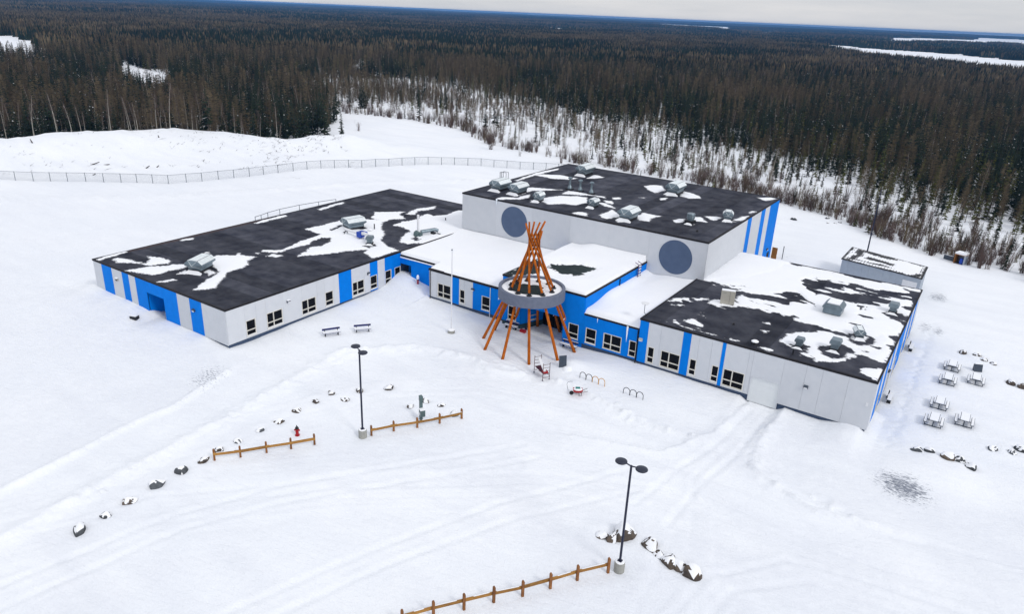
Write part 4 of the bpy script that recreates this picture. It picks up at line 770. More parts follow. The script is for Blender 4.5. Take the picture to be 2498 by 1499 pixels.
rail_fence('brown wooden rail fence in the foreground ending at the nearer lamp post',[(48.25,-5.75),(46.95,-7.66),(45.88,-9.32),(44.79,-10.94),(43.68,-12.57),(42.54,-14.16),(41.45,-15.8),(40.4,-17.45),(39.35,-19.1),(38.3,-20.75)],[1.22])
# boulders
def boulder(label,x,y,r,seed,mt=M_rock,group=None,capa=.35):
    rg=np.random.RandomState(seed); import bmesh
    bm=bmesh.new(); bmesh.ops.create_icosphere(bm,subdivisions=3,radius=1)
    sx,sy,sz=r*rg.uniform(.85,1.15),r*rg.uniform(.65,.95),r*rg.uniform(.62,.85); off=rg.uniform(0,50,3)
    planes=[(Vector(rg.normal(size=3)).normalized(),rg.uniform(.62,.85)) for _ in range(9)]
    for v in bm.verts:
        for nn,d in planes:
            k=v.co.dot(nn)
            if k>d: v.co-=nn*(k-d)*.9
        q=v.co*2.2; v.co*=1+.12*(float(vn(q.x+off[0]+q.z,q.y+off[1],7))-.5)
        v.co=Vector((v.co.x*sx,v.co.y*sy,v.co.z*sz))
    me=bpy.data.meshes.new('boulder'); bm.to_mesh(me); me.materials.append(mt)
    ang=rg.uniform(0,6.28); zz=hz(x,y); o=obj('boulder',me,None,(x,y,zz+.0*r),ang); tag(o,label,'boulder',group)
    # snow lying on its upper faces
    b2=bm.copy(); b2.normal_update(); b2.faces.ensure_lookup_table()
    kill=[f for f in b2.faces if f.normal.z<.58+.9*(float(vn(f.calc_center_median().x*3/r+off[0],f.calc_center_median().y*3/r+off[1],9))-.42) or f.calc_center_median().z<.12*r]
    bmesh.ops.delete(b2,geom=kill,context='FACES')
    for v in b2.verts: v.co.z+=.012 if v.is_boundary else .10*r+.03*r*float(vn(v.co.x*6,v.co.y*6,4))
    ms=bpy.data.meshes.new('snow_cap'); b2.to_mesh(ms); ms.materials.append(M_roofsnow); ms.polygons.foreach_set('use_smooth',[True]*len(ms.polygons)); obj('snow_cap',ms,o)
    bm.free(); b2.free()
ORD=['first','second','third','fourth','fifth','sixth','seventh','eighth','ninth','tenth','eleventh','twelfth','thirteenth']
for i,(x,y,r_) in enumerate(ROW): boulder(f'snow-capped boulder, {ORD[i]} from lower left in the long straight row',x,y,r_,10+i,M_rockg if i in (0,1,3,4,7,8) else M_rock,'long row of boulders')
for i,(x,y,r_) in enumerate(ARC): boulder(f'snowy boulder, {ORD[i]} from the left in the curve behind the farther lamp post',x,y,r_,40+i,M_rock,'curve of boulders')
for i,(x,y,r_) in enumerate(CLU): boulder(f'boulder, {ORD[i]} from the left in the cluster beside the foreground lamp',sorted(CLU)[i][0],sorted(CLU)[i][1],sorted(CLU)[i][2],60+i,M_rock,'foreground boulder cluster')
for i,(x,y,r_) in enumerate(RGT): boulder(f'snow-drifted boulder, {ORD[i]} from the left below the picnic tables',x,y,r_,80+i,M_rock if i==2 else M_rockg,'boulders below the picnic tables')
for i,(x,y,r_) in enumerate(FAR): boulder(f'small boulder, {ORD[i]} from the left behind and right of the far picnic tables',x,y,r_,100+i,M_rock,'boulders behind the picnic tables')
for i,(x,y,r_) in enumerate(EDG): boulder(f'small dark stone, {ORD[i]} in the snow between gymnasium and forest',x,y,r_,120+i,M_rockg,'stones behind the gymnasium')
# flagpole
t=thing('flagpole','tall bare white flagpole on a round snowy base','flagpole',(15.5,18.42,hz(15.5,18.42)))
MB().cyl((0,0,.2),(0,0,9.9),.075,.04,12).build('pole',M_whitem,t); MB().lathe([(.03,9.9),(.09,9.95),(.09,10.03),(.02,10.1)],n=12).build('finial',M_galv,t)
q=MB().lathe([(.42,-.3),(.42,.3),(.4,.34)],n=20).build('base',M_conc,t); MB().lathe([(.41,.335),(.38,.44),(.2,.52),(.08,.53)],n=20).build('snow_cap',M_roofsnow,q)
MB().cyl((.09,0,1.),(.06,0,9.8),.008,n=4).build('halyard',M_whitem,t)
# hydrant
def hydrant(label,x,y,z0,s=1.):
    t=thing('fire_hydrant',label,'hydrant',(x,y,z0),R(30))
    MB().lathe([(.2*s,-.2),(.2*s,.06),(.13*s,.08),(.12*s,.55*s),(.17*s,.57*s),(.17*s,.62*s)],n=14).build('barrel',M_red,t); MB().lathe([(.16*s,.62*s),(.15*s,.72*s),(.08*s,.82*s),(.04*s,.84*s),(.04*s,.95*s)],n=14).build('bonnet',M_black,t)
    for d in ((1,0),(-1,0),(0,-1)): MB().cyl((.1*d[0]*s,.1*d[1]*s,.5*s),(.24*d[0]*s,.24*d[1]*s,.5*s),.065*s,n=10).build('nozzle',M_red,t)
hydrant('red fire hydrant with a black bonnet behind the left rail fence',18.8,-6.93,hz(18.8,-6.93),1.05)
hydrant('small red standpipe with a snow cap by the blue inner corner',3.6,26.3,hz(3.6,26.3),.8)
MB().lathe([(.16,0),(.2,.25),(.14,.5),(.03,.62)],n=12).build('snow_cap',M_roofsnow,bpy.data.objects['fire_hydrant.001'],(0,0,.6))
# utility pedestal
t=thing('utility_pedestal','grey-green metal pedestal post with a meter box behind the rail fence','utility box',(25.31,1.75,hz(25.31,1.75)),R(-30))
MB().box(-.15,.15,-.12,.12,-.3,2.35).box(-.2,.2,-.14,.14,1.9,2.4).build('post',M_ped,t); MB().box(.15,.62,-.25,.2,.55,1.2).build('meter_box',M_ped,t); MB().box(.28,.5,-.262,-.25,.7,.95).build('meter_window',M_whitem,t); MB().box(.15,.62,-.25,.2,1.204,1.26).build('snow_cap',M_roofsnow,t)
# bike racks
def rack(label,x0,nn,mt,y=17.86,pitch=.72,h=.72):
    t=thing('bike_rack',label,'bike rack',(x0,y,hz(x0,y)),0,'looped bike racks')
    for k in range(nn):
        r_=pitch/2-.0; c=k*pitch+pitch/2; pts=[(k*pitch+.015,0,-.2),(k*pitch+.015,0,h-r_)]+[(c-r_*math.cos(math.pi*i/10)*.96,0,h-r_+r_*math.sin(math.pi*i/10)) for i in range(11)]+[((k+1)*pitch-.015,0,-.2)]
        MB().tube(pts,.034,8).build('loop',mt,t)
rack('black double-loop bike rack at the left end of the bike racks',32.8,2,M_black); rack('yellow double-loop bike rack joined to the black one',34.25,2,M_yellow); rack('black triple-loop bike rack standing alone to the right',37.75,3,M_black)
# scaffold
P0=Vector((28.5,15.85,0)); dx=Vector((1.7,-1.05,0)).normalized(); dy=Vector((-dx.y,dx.x,0))
t=thing('scaffold_tower','low rolling scaffold with dark red frames and a white plank','scaffold',(P0.x,P0.y,hz(29.4,15.6)),math.atan2(dx.y,dx.x))
for x in (0,2.0):
    for y in (0,.75):
        MB().cyl((x,y,.1),(x,y,1.95),.03,n=8).build('post',M_scaf,t); MB().lathe([(.03,-.06),(.09,0),(.03,.06)],n=12).build('caster',M_navy,t,(x,y,.05)).rotation_euler=(R(90),0,R(20))
    for k in range(5): MB().cyl((x,0,.35+k*.36),(x,.75,.35+k*.36),.02,n=6).build('rung',M_scaf,t)
MB().box(.05,1.95,.05,.7,.72,.77).build('platform',M_scaf,t); MB().cyl((0,0,.4),(2,0,.95),.02,n=6).build('brace',M_scaf,t); MB().cyl((0,.75,.95),(2,.75,.4),.02,n=6).build('brace',M_scaf,t)
q=MB().add([(-.1,.4,1.62),(-.1,.68,1.62),(2.0,.35,1.02),(2.0,.05,1.02),(-.1,.4,1.69),(-.1,.68,1.69),(2.0,.35,1.09),(2.0,.05,1.09)],[(0,1,2,3),(4,7,6,5),(0,3,7,4),(1,5,6,2),(0,4,5,1),(3,2,6,7)]).build('plank',M_whitem,t)
MB().box(1.55,1.95,.1,.6,.774,.98).build('toolbox',M_red,t)
# leaning board
t=thing('leaning_board','dark grey board sticking askew out of the snow heap beside the scaffold','board',(30.5,18.4,hz(30.5,18.4)),R(24))
MB().add([(-.45,0,-.2),(.35,-.05,-.25),(.25,.35,1.25),(-.55,.4,1.05),(-.45,.09,-.2),(.35,.04,-.25),(.25,.44,1.25),(-.55,.49,1.05)],[(0,1,2,3),(7,6,5,4),(0,4,5,1),(1,5,6,2),(2,6,7,3),(3,7,4,0)]).build('board',M_steel,t)
b=MB(); b.lathe([(.7,-.3),(.6,-.05),(.42,.1),(.2,.2),(.01,.24)],(.5,-.05,0),14).build('snow_clump',M_snow,t,smooth=True)
# wheelbarrow
t=thing('wheelbarrow','red wheelbarrow heaped with snow and a teal shovel blade','wheelbarrow',(34.4,14.62,hz(34.4,14.6)),math.atan2(.55,.84))
def frus(x0,x1,w0,w1,z0,z1,dx0=0): return [(x0+dx0,-w0,z0),(x1-dx0,-w0,z0),(x1-dx0,w0,z0),(x0+dx0,w0,z0),(x0,-w1,z1),(x1,-w1,z1),(x1,w1,z1),(x0,w1,z1)]
FB=[(0,3,2,1),(0,1,5,4),(1,2,6,5),(2,3,7,6),(3,0,4,7)]
MB().add(frus(-.5,.45,.2,.36,.34,.62,.14),FB+[(4,5,6,7)]).build('tray',M_red,t)
MB().lathe([(.46,0),(.42,.08),(.25,.15),(.02,.18)],n=16).build('snow_load',M_roofsnow,t,(-.02,0,.6)).scale=(1,.76,1)
MB().box(-.25,.2,-.16,.2,.755,.79).build('shovel_blade',M_teals,t)
for s in (-1,1): MB().tube([(-.62,.06*s,.2),(.3,.2*s,.36),(.95,.3*s,.6)],.022,6).build('handle',M_log,t); MB().tube([(.35,.2*s,.36),(.32,.24*s,-.02),(.12,.2*s,-.02),(.1,.18*s,.34)],.02,6).build('leg',M_black,t)
w_=MB().lathe([(.06,-.05),(.2,-.05),(.22,0),(.2,.05),(.06,.05)],n=18).build('wheel',M_black,t,(-.62,0,.2)); w_.rotation_euler=(R(90),0,0)
t=thing('bent_rod','thin bent metal rod poking from the snow left of the wheelbarrow','rod',(33.2,14.85,hz(33.2,14.85)))
MB().tube([(0,0,-.1),(-.15,-.1,.7),(-.1,-.05,.9),(.1,.1,1.0),(.3,.2,1.0)],.018,6).build('rod',M_steel,t)
t=thing('red_crate','flat red plastic crate by the entrance wall corner','crate',(21.75,24.0,.0),0)
MB().box(-.35,.35,-.2,.2,-.05,.26).build('body',M_red,t); MB().box(-.36,.36,-.21,.21,.262,.3).build('rim',M_red,t)
t=thing('snow_shovel','dark shovel leaning on the blue entrance wall','shovel',(21.6,24.9,0)); MB().tube([(0,0,.1),(.1,.35,1.25)],.025,6).build('handle',M_navy,t); MB().box(-.18,.18,-.05,.0,-.02,.3).build('blade',M_navy,t)
t=thing('steel_slab','dark tilted slab with a snowy cap behind the far picnic tables','slab',(66.6,47.0,hz(66.6,47.)),R(25))
MB().add([(-.4,-.3,-.2),(.4,-.3,-.2),(.4,.3,-.2),(-.4,.3,-.2),(-.45,-.05,.75),(.35,-.1,.85),(.35,.15,.85),(-.45,.2,.75)],[(0,3,2,1),(4,5,6,7)]+[(0,1,5,4),(1,2,6,5),(2,3,7,6),(3,0,4,7)]).build('slab',M_steel,t); MB().box(-.46,.36,-.12,.18,.86,.93).build('snow_cap',M_roofsnow,t)
t=thing('buried_box','small box half buried in snow outside the left end recess','box',(-14.6,-1.9,hz(-14.6,-1.9)),R(20)); MB().box(-.4,.4,-.3,.3,-.1,.35).build('body',M_black,t); MB().box(-.42,.42,-.32,.32,.354,.5).build('snow_cap',M_roofsnow,t)
# chain link fence round the field
CF=[(-98.7,19.5),(-96.17,21.62),(-93.64,23.74),(-91.29,25.82),(-88.84,27.87),(-86.32,30.11),(-83.58,32.19),(-81.22,34.39),(-79.15,36.44),(-76.89,38.42),(-74.39,40.24),(-73,43.29),(-71.66,45.94),(-70.49,48.96),(-69.34,51.88),(-68.13,54.85),(-67.15,57.68),(-66.14,60.72),(-64.78,63.72),(-63.67,66.64),(-62.37,69.5),(-61.1,72.34),(-59.75,75.31),(-58.24,77.98),(-56.69,80.87),(-54.89,83.37),(-53.25,86.06),(-51.49,88.55),(-49.38,90.89),(-47.2,93.2),(-45.1,95.5),(-42.7,97.6),(-40.4,99.8),(-37.74,101.4),(-35.03,102.98),(-32.31,104.56),(-29.5,106.1),(-26.76,107.4),(-24.,108.6),(-21.2,109.6)]
t=thing('chain_link_fence','long curved chain link fence round the snowy sports field','fence')
fh=1.8; PZ=[Vector((x,y,hz(x,y)-.05)) for x,y in CF]
for p in PZ: MB().cyl(p-Vector((0,0,.3)),p+Vector((0,0,fh+.05)),.06,n=6).build('post',M_chain,t)
for a,b_ in zip(PZ,PZ[1:]):
    MB().cyl(a+Vector((0,0,fh)),b_+Vector((0,0,fh)),.032,n=5).build('rail',M_chain,t)
    mb=MB(); d=b_-a; L=d.length; nn=Vector((d.y,-d.x,0)).normalized()*.0
    st=.3; k=-int(fh/st)-1; w=.011
    while k*st<L:
        for s in (1,-1):
            q0,q1=k*st,k*st+fh; 
            c0,c1=max(q0,0),min(q1,L)
            if c1<=c0: continue
            z0,z1=c0-q0,c1-q0
            if s<0: z0,z1=fh-z0,fh-z1
            A=a+d*(c0/L)+Vector((0,0,z0)); Bq=a+d*(c1/L)+Vector((0,0,z1)); e=Vector((0,0,w)); mb.add([A-e,Bq-e,Bq+e,A+e],[(0,1,2,3)])
        k+=1
    mb.build('chain_mesh',M_chain,t)
t=thing('curved_railing','low curved dark railing behind the left wing','railing')
rp=[Vector((x,y,hz(x,y))) for x,y in [(-38.9,33.6),(-39.0,34.9),(-39.4,36.6),(-39.7,39.4),(-39.5,43.6),(-38.9,47.6),(-38,51)]]
for p in rp: MB().cyl(p-Vector((0,0,.3)),p+Vector((0,0,.95)),.05,n=6).build('post',M_steel,t)
for a,b_ in zip(rp,rp[1:]): MB().cyl(a+Vector((0,0,.93)),b_+Vector((0,0,.93)),.045,n=6).build('rail',M_steel,t)
# shed behind the right wing
t=thing('storage_shed','grey metal shed with a snow-streaked ribbed roof behind the right wing','shed',(47.35,69.5,0))
h=3.25; FP=[(0,0),(10.6,-2.2),(10.6,4.0),(.05,7.2)]
q=MB().slab(FP,-.5,h).build('wall',M_shed,t)
u_=Vector((10.6,-2.2,0)).normalized(); n_=Vector((u_.y,-u_.x,0)); L_=math.hypot(10.6,2.2)
for k in range(11): MB().fbox((0,0,0),u_,n_,k*L_/11+.008,(k+1)*L_/11-.008,.1,h-.02,.004,.05).build('wall_sheet',M_shed,q)
for k in range(6): MB().fbox((10.6,-2.2,0),(0,1,0),(1,0,0),k*1.03+.008,(k+1)*1.03-.008,.1,h-.02,.004,.05).build('wall_sheet',M_shed,q)
MB().fbox((0,0,0),u_,n_,8.6,10.5,.2,2.6,.052,.09).build('door',M_whitem,t)
rf=MB().slab([(-.15,-.15),(10.75,-2.4),(10.75,4.15),(-.1,7.4)],h+.002,h+.12).build('roof',M_black,t)
for k in range(27):
    x=.1+k*.4; ya=-2.2*x/10.6-.1; yb=7.2-3.2*x/10.6+.1; MB().box(x,x+.09,ya,yb,h+.122,h+.165).build('roof_rib',M_black,rf)
sf=snowfield('shed_snow','thin streaky snow cover on the ribbed shed roof',0,10.6,-2.2,7.2,0,[[(.2,.1),(10.5,-2),(10.5,3.8),(.2,7)]],[[(.6,.3),(1.2,4.5),(1.0,6.6),(5.5,5.4),(6.8,4.6),(5.2,4.2),(2.0,5.6),(1.8,.9),(5,.6),(6.6,-.2),(4,0)],[(2.4,2.2),(6.2,1.2),(6.6,2.0),(3,3.2)],[(9.6,-1.7),(10.4,-1.9),(10.4,-.6),(9.8,-.8)]],thick=.09,st=.12,wob=.8)
sf.location=(47.35,69.5,h+.13)
# pole, posts, timber screen and clutter at the back
t=thing('utility_pole','tall thin dark pole with small brackets behind the shed','pole',(48.1,88.4,0)); MB().cyl((0,0,-.3),(0,0,10.5),.12,.08,8).build('shaft',M_navy,t)
for zz,l in ((3.0,.35),(5.,.3),(6.5,.5),(8.2,.9)): MB().box(-l*.4,l,-.05,.05,zz,zz+.09).build('bracket',M_navy,t)
t=thing('marker_post','thin dark post standing behind the gymnasium corner','post',(38.0,73.9,hz(38,73.9))); MB().cyl((0,0,-.3),(0,0,2.05),.06,n=8).build('shaft',M_navy,t); MB().box(-.07,.07,-.07,.07,2.05,2.12).build('cap',M_navy,t)
t=thing('timber_screen','orange-brown timber screen at the far gymnasium corner','fence',(36.5,72.9,hz(36.8,72.9)),R(-5))
for k in range(5): MB().box(k*.17,k*.17+.155,-.03,.03,-.2,2.0).build('board',M_orange,t)
for zz in (.4,1.6): MB().box(0,.84,.03,.09,zz,zz+.1).build('rail',M_orange,t)
t=thing('open_crate','snow-topped open timber crate at the forest edge','crate',(61.4,91.7,hz(61.4,91.7)),R(-20))
for nm,bx,mt in (('side',(-.75,-.68,-.7,.7,-.2,1.5),M_orange),('side',(.68,.75,-.7,.7,-.2,1.5),M_shed),('back',(-.68,.68,.62,.7,-.2,1.5),M_shed),('floor',(-.68,.68,-.7,.62,-.1,.05),M_log)): MB().box(*bx).build(nm,mt,t)
MB().box(-.8,.8,-.75,.75,1.504,1.56).build('roof',M_orange,t); MB().box(-.78,.78,-.73,.73,1.562,1.85).build('snow_cap',M_roofsnow,t)
t=thing('blue_barrel','blue plastic barrel standing in the open crate','barrel',(61.55,91.25,hz(61.4,91.7)+.05)); MB().lathe([(.26,0),(.29,.1),(.3,.45),(.29,.8),(.26,.9),(.2,.92)],n=16).build('drum',M_bluep,t); MB().lathe([(.27,.88),(.28,.92),(.05,.94)],n=16).build('lid',M_bluep,t)
t=thing('sheet_panel','low slate sheet metal panel standing left of the open crate','panel',(59.7,92.5,hz(59.7,92.5)),R(-20)); MB().box(-.8,.7,-.05,.05,-.2,.75).build('sheet',M_steel,t); MB().box(-.8,.7,-.06,.06,.754,.8).build('snow_cap',M_roofsnow,t)
# ------------------------------------------------------------------ trees
def spruce_parts(seed,h=10.,wide=1.35,whorls=24,lean=0.,per=7):
    rg=random.Random(seed); tr=MB(); tr.cyl((0,0,-.4),(0,0,h*.97),.13*h/10,.015,6,False)
    c=MB(); lo=rg.uniform(.06,.16)
    for w in range(whorls):
        f=(w+rg.random()*.6)/whorls; z=h*(lo+(1-lo)*f); rad=wide*(1-f)**.78*(h/10)*rg.uniform(.72,1.15)+.1
        for k in range(max(4,int(per*(1-f*.45)))):
            if rg.random()<.12: continue
            a=rg.uniform(0,6.283); L=rad*rg.uniform(.6,1.12); ca,sa=math.cos(a),math.sin(a); dr=rg.uniform(.12,.42)*L; wd=.20*L+.07
            zb=z+rg.uniform(-.15,.15)
            P=lambda t,s,d:(ca*L*t-sa*s,sa*L*t+ca*s,zb-d)
            c.cur=1 if rg.random()<.008 else 0
            c.add([P(.05,0,-.03),P(.55,wd,dr*.45+.10),P(1.,0,dr-.05*L),P(.55,-wd,dr*.45+.10)],[(0,1,2),(0,2,3)])
            if L>.45: c.cur=0; c.add([P(.3,wd*.9,dr*.3),P(.75,wd*1.5,dr*.7+.16),P(.8,.05,dr*.75),P(.3,-wd*.9,dr*.3),P(.75,-wd*1.5,dr*.7+.16)],[(0,1,2),(3,2,4)])
    c.cur=0; c.add([(-.06,0,h*.93),(.06,0,h*.93),(0,0,h*1.03),(0,-.06,h*.93),(0,.06,h*.93)],[(0,1,2),(3,4,2)])
    return tr,c
def larch_parts(seed,h=10.5,n=95,wide=1.75,tw=5):
    rg=random.Random(seed); tr=MB(); lx,ly=rg.uniform(-.3,.3),rg.uniform(-.3,.3)
    tr.cyl((0,0,-.4),(lx*.5,ly*.5,h*.5),.10,.06,5,False); tr.cyl((lx*.5,ly*.5,h*.5),(lx,ly,h),.06,.012,5,False)
    c=MB()
    for k in range(n):
        f=rg.random()**.85; z=h*(.16+.83*f); L=(wide*(1-f)**.7+.18)*rg.uniform(.5,1.15); a=rg.uniform(0,6.283); ca,sa=math.cos(a),math.sin(a); rise=rg.uniform(-.1,.35)*L
        bx,by=lx*z/h,ly*z/h; w=.032
        c.add([(bx-sa*w,by+ca*w,z-w),(bx+sa*w,by-ca*w,z+w),(bx+ca*L,by+sa*L,z+rise)],[(0,1,2)])
        for j in range(tw):
            t=rg.uniform(.25,1); px,py,pz=bx+ca*L*t,by+sa*L*t,z+rise*t; l=rg.uniform(.2,.5); b=rg.uniform(0,6.283); e=rg.uniform(-.5,.8)*l; w2=.036
            c.add([(px,py,pz-w2),(px,py,pz+w2),(px+math.cos(b)*l,py+math.sin(b)*l,pz+e)],[(0,1,2)])
    return tr,c
def birch_parts(seed,h=9.5,n=46):
    rg=random.Random(seed); tr=MB(); ax,ay=rg.uniform(-.9,.9),rg.uniform(-.9,.9)
    pt=lambda f:Vector((ax*f*f,ay*f*f,h*f))
    for k in range(6): tr.cyl(pt(k/6)-Vector((0,0,.4 if k==0 else 0)),pt((k+1)/6),.11*(1-k/7),.11*(1-(k+1)/7),6,False)
    c=MB()
    for k in range(n):
        f=rg.uniform(.35,1); p=pt(f); L=rg.uniform(.6,1.7)*(1.15-f*.6); a=rg.uniform(0,6.283); d=Vector((math.cos(a)*.7,math.sin(a)*.7,.75)); w=.02
        q=p+d*L; c.add([p+Vector((w,0,0)),p-Vector((w,0,0)),q],[(0,1,2)])
        for j in range(6):
            t=rg.uniform(.3,1); s=p+d*L*t; a2=rg.uniform(0,6.283); l=rg.uniform(.25,.65); e=s+Vector((math.cos(a2)*l,math.sin(a2)*l,rg.uniform(.0,.6)*l)); c.add([s+Vector((0,0,.016)),s-Vector((0,0,.016)),e],[(0,1,2)])
    return tr,c
def shrub_mesh(seed,h=2.6,n=26,mt=M_alder):
    rg=random.Random(seed); c=MB()
    for k in range(n):
        a=rg.uniform(0,6.283); L=h*rg.uniform(.55,1.1); sp=rg.uniform(.08,.5); p=Vector((rg.uniform(-.3,.3),rg.uniform(-.3,.3),-.2)); q=p+Vector((math.cos(a)*sp*L,math.sin(a)*sp*L,L)); m_=p.lerp(q,.5)+Vector((0,0,.15*L))
        for s,e,w in ((p,m_,.028),(m_,q,.02)): 
            v=Vector((-math.sin(a),math.cos(a),0))*w; c.add([s+v,s-v,e-v*.6,e+v*.6],[(0,1,2,3)])
        for j in range(7):
            s=m_.lerp(q,rg.random()); a2=rg.uniform(0,6.283); l=rg.uniform(.25,.6); c.add([s+Vector((0,0,.014)),s-Vector((0,0,.014)),s+Vector((math.cos(a2)*l*.6,math.sin(a2)*l*.6,l))],[(0,1,2)])
    return c.mesh('shrub_stems',mt)
def joined(parts,mats):      # one mesh from trunk and crown, for the uncountable forest
    me=MB()
    tr,c=parts; me.v=list(tr.v); me.f=list(tr.f); me.m=[0]*len(tr.f); b=len(me.v); me.v+=c.v; me.f+=[tuple(b+i for i in f) for f in c.f]; me.m+=[1+k for k in c.m]
    return me.mesh('tree_mass',mats)
SP=[spruce_parts(s,h,w) for s,h,w in ((1,10,1.5),(2,11,1.35),(3,8.5,1.6),(4,7,1.5))]
LA=[larch_parts(s,h) for s,h in ((11,10.5),(12,9.5),(13,11.5),(14,8))]
BI=[birch_parts(s) for s in (21,22,23)]
PI_=[spruce_parts(s,h,w,15) for s,h,w in ((31,6.5,1.5),(32,5,1.3))]
SH=[shrub_mesh(41),shrub_mesh(42,3.4,34),shrub_mesh(43,1.9,18),shrub_mesh(44,3.0,22,M_larch)]
KM={'spruce':(SP,M_bark,[M_needle,M_roofsnow]),'larch':(LA,M_bark,[M_larch]),'birch':(BI,M_birch,[M_alder]),'pine':(PI_,M_bark,[M_pine,M_roofsnow])}
TM={k:[(p[0].mesh('trunk',b),p[1].mesh('crown',c)) for p in L] for k,(L,b,c) in KM.items()}
LAB={'spruce':('spruce_tree','dark narrow spruce in the forest edge','spruce trees along the forest edge'),
     'larch':('larch_tree','bare brown larch in the forest edge','bare larches along the forest edge'),
     'birch':('birch_tree','pale-stemmed leafless birch at the forest edge','bare birches along the forest edge'),
     'pine':('young_pine','short bushy olive green pine near the forest edge','young pines along the forest edge')}
def tree(kind,x,y,s,rz,var,label=None,group=True,tilt=0):
    nm,lb,gp=LAB[kind]
    if label is None:
        lb,gp=[(lb+q,gp+q) for k,q in ((-78,' behind the left bank'),(8,' behind the gymnasium'),(46,' right of the gymnasium'),(1e9,' at the far right')) if x<k][0]
    t=thing(nm,label or lb,'tree',(x,y,hz(x,y)-.1),rz,gp if group else None); t.scale=(s,s,s*random.uniform(.92,1.1)); t.rotation_euler=(tilt,tilt*.5,rz)
    a,b=TM[kind][var%len(TM[kind])]; obj('trunk',a,t); obj('crown',b,t); return t
OPEN=[(-160,-60),(-150,-20),(-135,10),(-126,31.4),(-125,44.3),(-114.6,65.5),(-104,71),(-93,79),(-91,84),(-94,90),(-97,97),(-102,105),(-109,116),(-119,128),(-133,138.5),(-120,145),(-102,145.6),(-81.5,142),(-66,132),(-56.4,125),(-40.5,123.7),(-24.3,119.6),(-12.7,119.2),(2.6,118.2),(15,116),(25.7,113.3),(37.5,108.5),(48,99),(56.7,92.5),(64,90.5),(70.2,88.4),(90,80),(140,60),(200,-60)]
SPARSE=[(-133,138),(-120,145),(-102,145.6),(-81.5,142),(-66,132),(-56.4,125),(-40.5,123.7),(-24.3,119.6),(-12.7,119.2),(2.6,118.2),(15,116),(25.7,113.3),(37.5,108.5),(48,99),(56.7,92.5),(64,90.5),(70.2,88.4),(90,80),(130,70),(130,100),(90,103),(70,110),(58.5,114),(47,119.5),(32.7,130),(15,144),(-7.5,161),(-32,176),(-55.5,190),(-88,201),(-132,220.5),(-203,246),(-227,226),(-215,187),(-200,177),(-150,152)]
def nearer(P,k=.72): return [(CAM.x+(x-CAM.x)*k,CAM.y+(y-CAM.y)*k) for x,y in P]
FIELDS=[nearer([(-300,1640),(-165,1333),(-60,1197),(52,1085),(200,900)])+[(260,1050),(50,1203),(-82,1402),(-194,1501),(-305,1538)],
        nearer([(-545,180),(-562,218),(-545,227),(-575,260)])+[(-605,254),(-640,236),(-640,180)],
        nearer([(-347,183),(-287,162),(-265,158)],.8)+[(-270,166),(-319,178),(-352,190)],nearer([(-268,290),(-259,273)],.92)+[(-280,290),(-300,330),(-305,320),(-280,305)],
        nearer([(-1700,1700),(-1950,2050)],.8)+[(-2150,2400),(-1850,1950)],nearer([(-400,2800),(-312,2965),(-89,4000),(100,3300)],.75)+[(250,4300),(-80,4400),(-450,3300)],nearer([(-1150,1840),(-1000,1780)],.8)+[(-1020,1900),(-1180,1960)],
        nearer([(-1200,3300),(-700,3100)],.8)+[(-700,3400),(-1250,3700)],nearer([(100,2200),(300,2000)],.7)+[(420,2500),(60,2600)],nearer([(-300,4600),(200,4300)],.75)+[(300,5600),(-300,5800)],nearer([(-1900,4200),(-1400,4300)],.85)+[(-1500,5000),(-2100,4900)]]
rs=np.random.RandomState(7)
ca_=math.atan2(fw.y,fw.x)
def wedge(x,y,ex=R(44)): a=np.arctan2(y-CAM.y,x-CAM.x)-ca_; a=(a+np.pi)%(2*np.pi)-np.pi; return np.abs(a)<ex
def scatter(r0,r1,st):
    n=int(2*r1/st); g=(np.arange(n)-n/2)*st; X,Y=np.meshgrid(g+CAM.x,g+CAM.y,indexing='ij'); X=X.ravel()+rs.uniform(-.48,.48,X.size)*st; Y=Y.ravel()+rs.uniform(-.48,.48,Y.size)*st
    d=np.hypot(X-CAM.x,Y-CAM.y); k=(d>=r0)&(d<r1)&wedge(X,Y); X,Y,d=X[k],Y[k],d[k]
    k=~inside(X,Y,OPEN)
    for F_ in FIELDS: k&=~inside(X,Y,F_)
    return X[k],Y[k],d[k]
X,Y,D=scatter(90,520,2.0)
sp=inside(X,Y,SPARSE); u=rs.rand(len(X))
sd1,_,_=pdist(X,Y,SPARSE[:18])            # distance from the open-side border of the sparse belt
belt=np.exp(-(sd1/5.)**2)
cl=fbm(X/14,Y/14,91,3)
dd1,_,_=pdist(X,Y,SPARSE[20:33]); dd1=np.where(X>-215,dd1,99)
keep=np.where(sp,u<np.clip((.13+.50*sm(6,45,sd1))*(.35+1.5*cl)*(1+.6*(X>-15))+.15*belt+.28*sm(-30,10,X)*(cl>.42),.04,.88),u<np.where(cl>.62,.45,.92)*(.45+.55*sm(0,22,dd1)))
X,Y,D,sp,sd1,belt,cl,dd1=[q[keep] for q in (X,Y,D,sp,sd1,belt,cl,dd1)]
big=.4*fbm(X/75+3,Y/75,17,2)+.6*vn(X/13,Y/13,19); v=rs.rand(len(X))
left=(X<-78)&~sp&(Y<150)
pl=np.where(left,.25,.41)+2.8*(big-.5)                 # share of bare larch
kind=np.where(v<pl,1,0)                                # 0 spruce 1 larch 2 birch 3 pine 4 shrub
rd_,_,_=pdist(X,Y,RIDGE)
kind=np.where(rs.rand(len(X))<np.where(left,.05+.30*(rd_<12),.035),2,kind)
kind=np.where((rs.rand(len(X))<np.where((X>-30)&(sd1<50),.32,.17))&~left,3,kind)
kind=np.where(sp&(rs.rand(len(X))<.20+.65*belt),4,kind)
kind=np.where(sp&(X<-20)&(kind<4)&(rs.rand(len(X))<.6),1,kind)
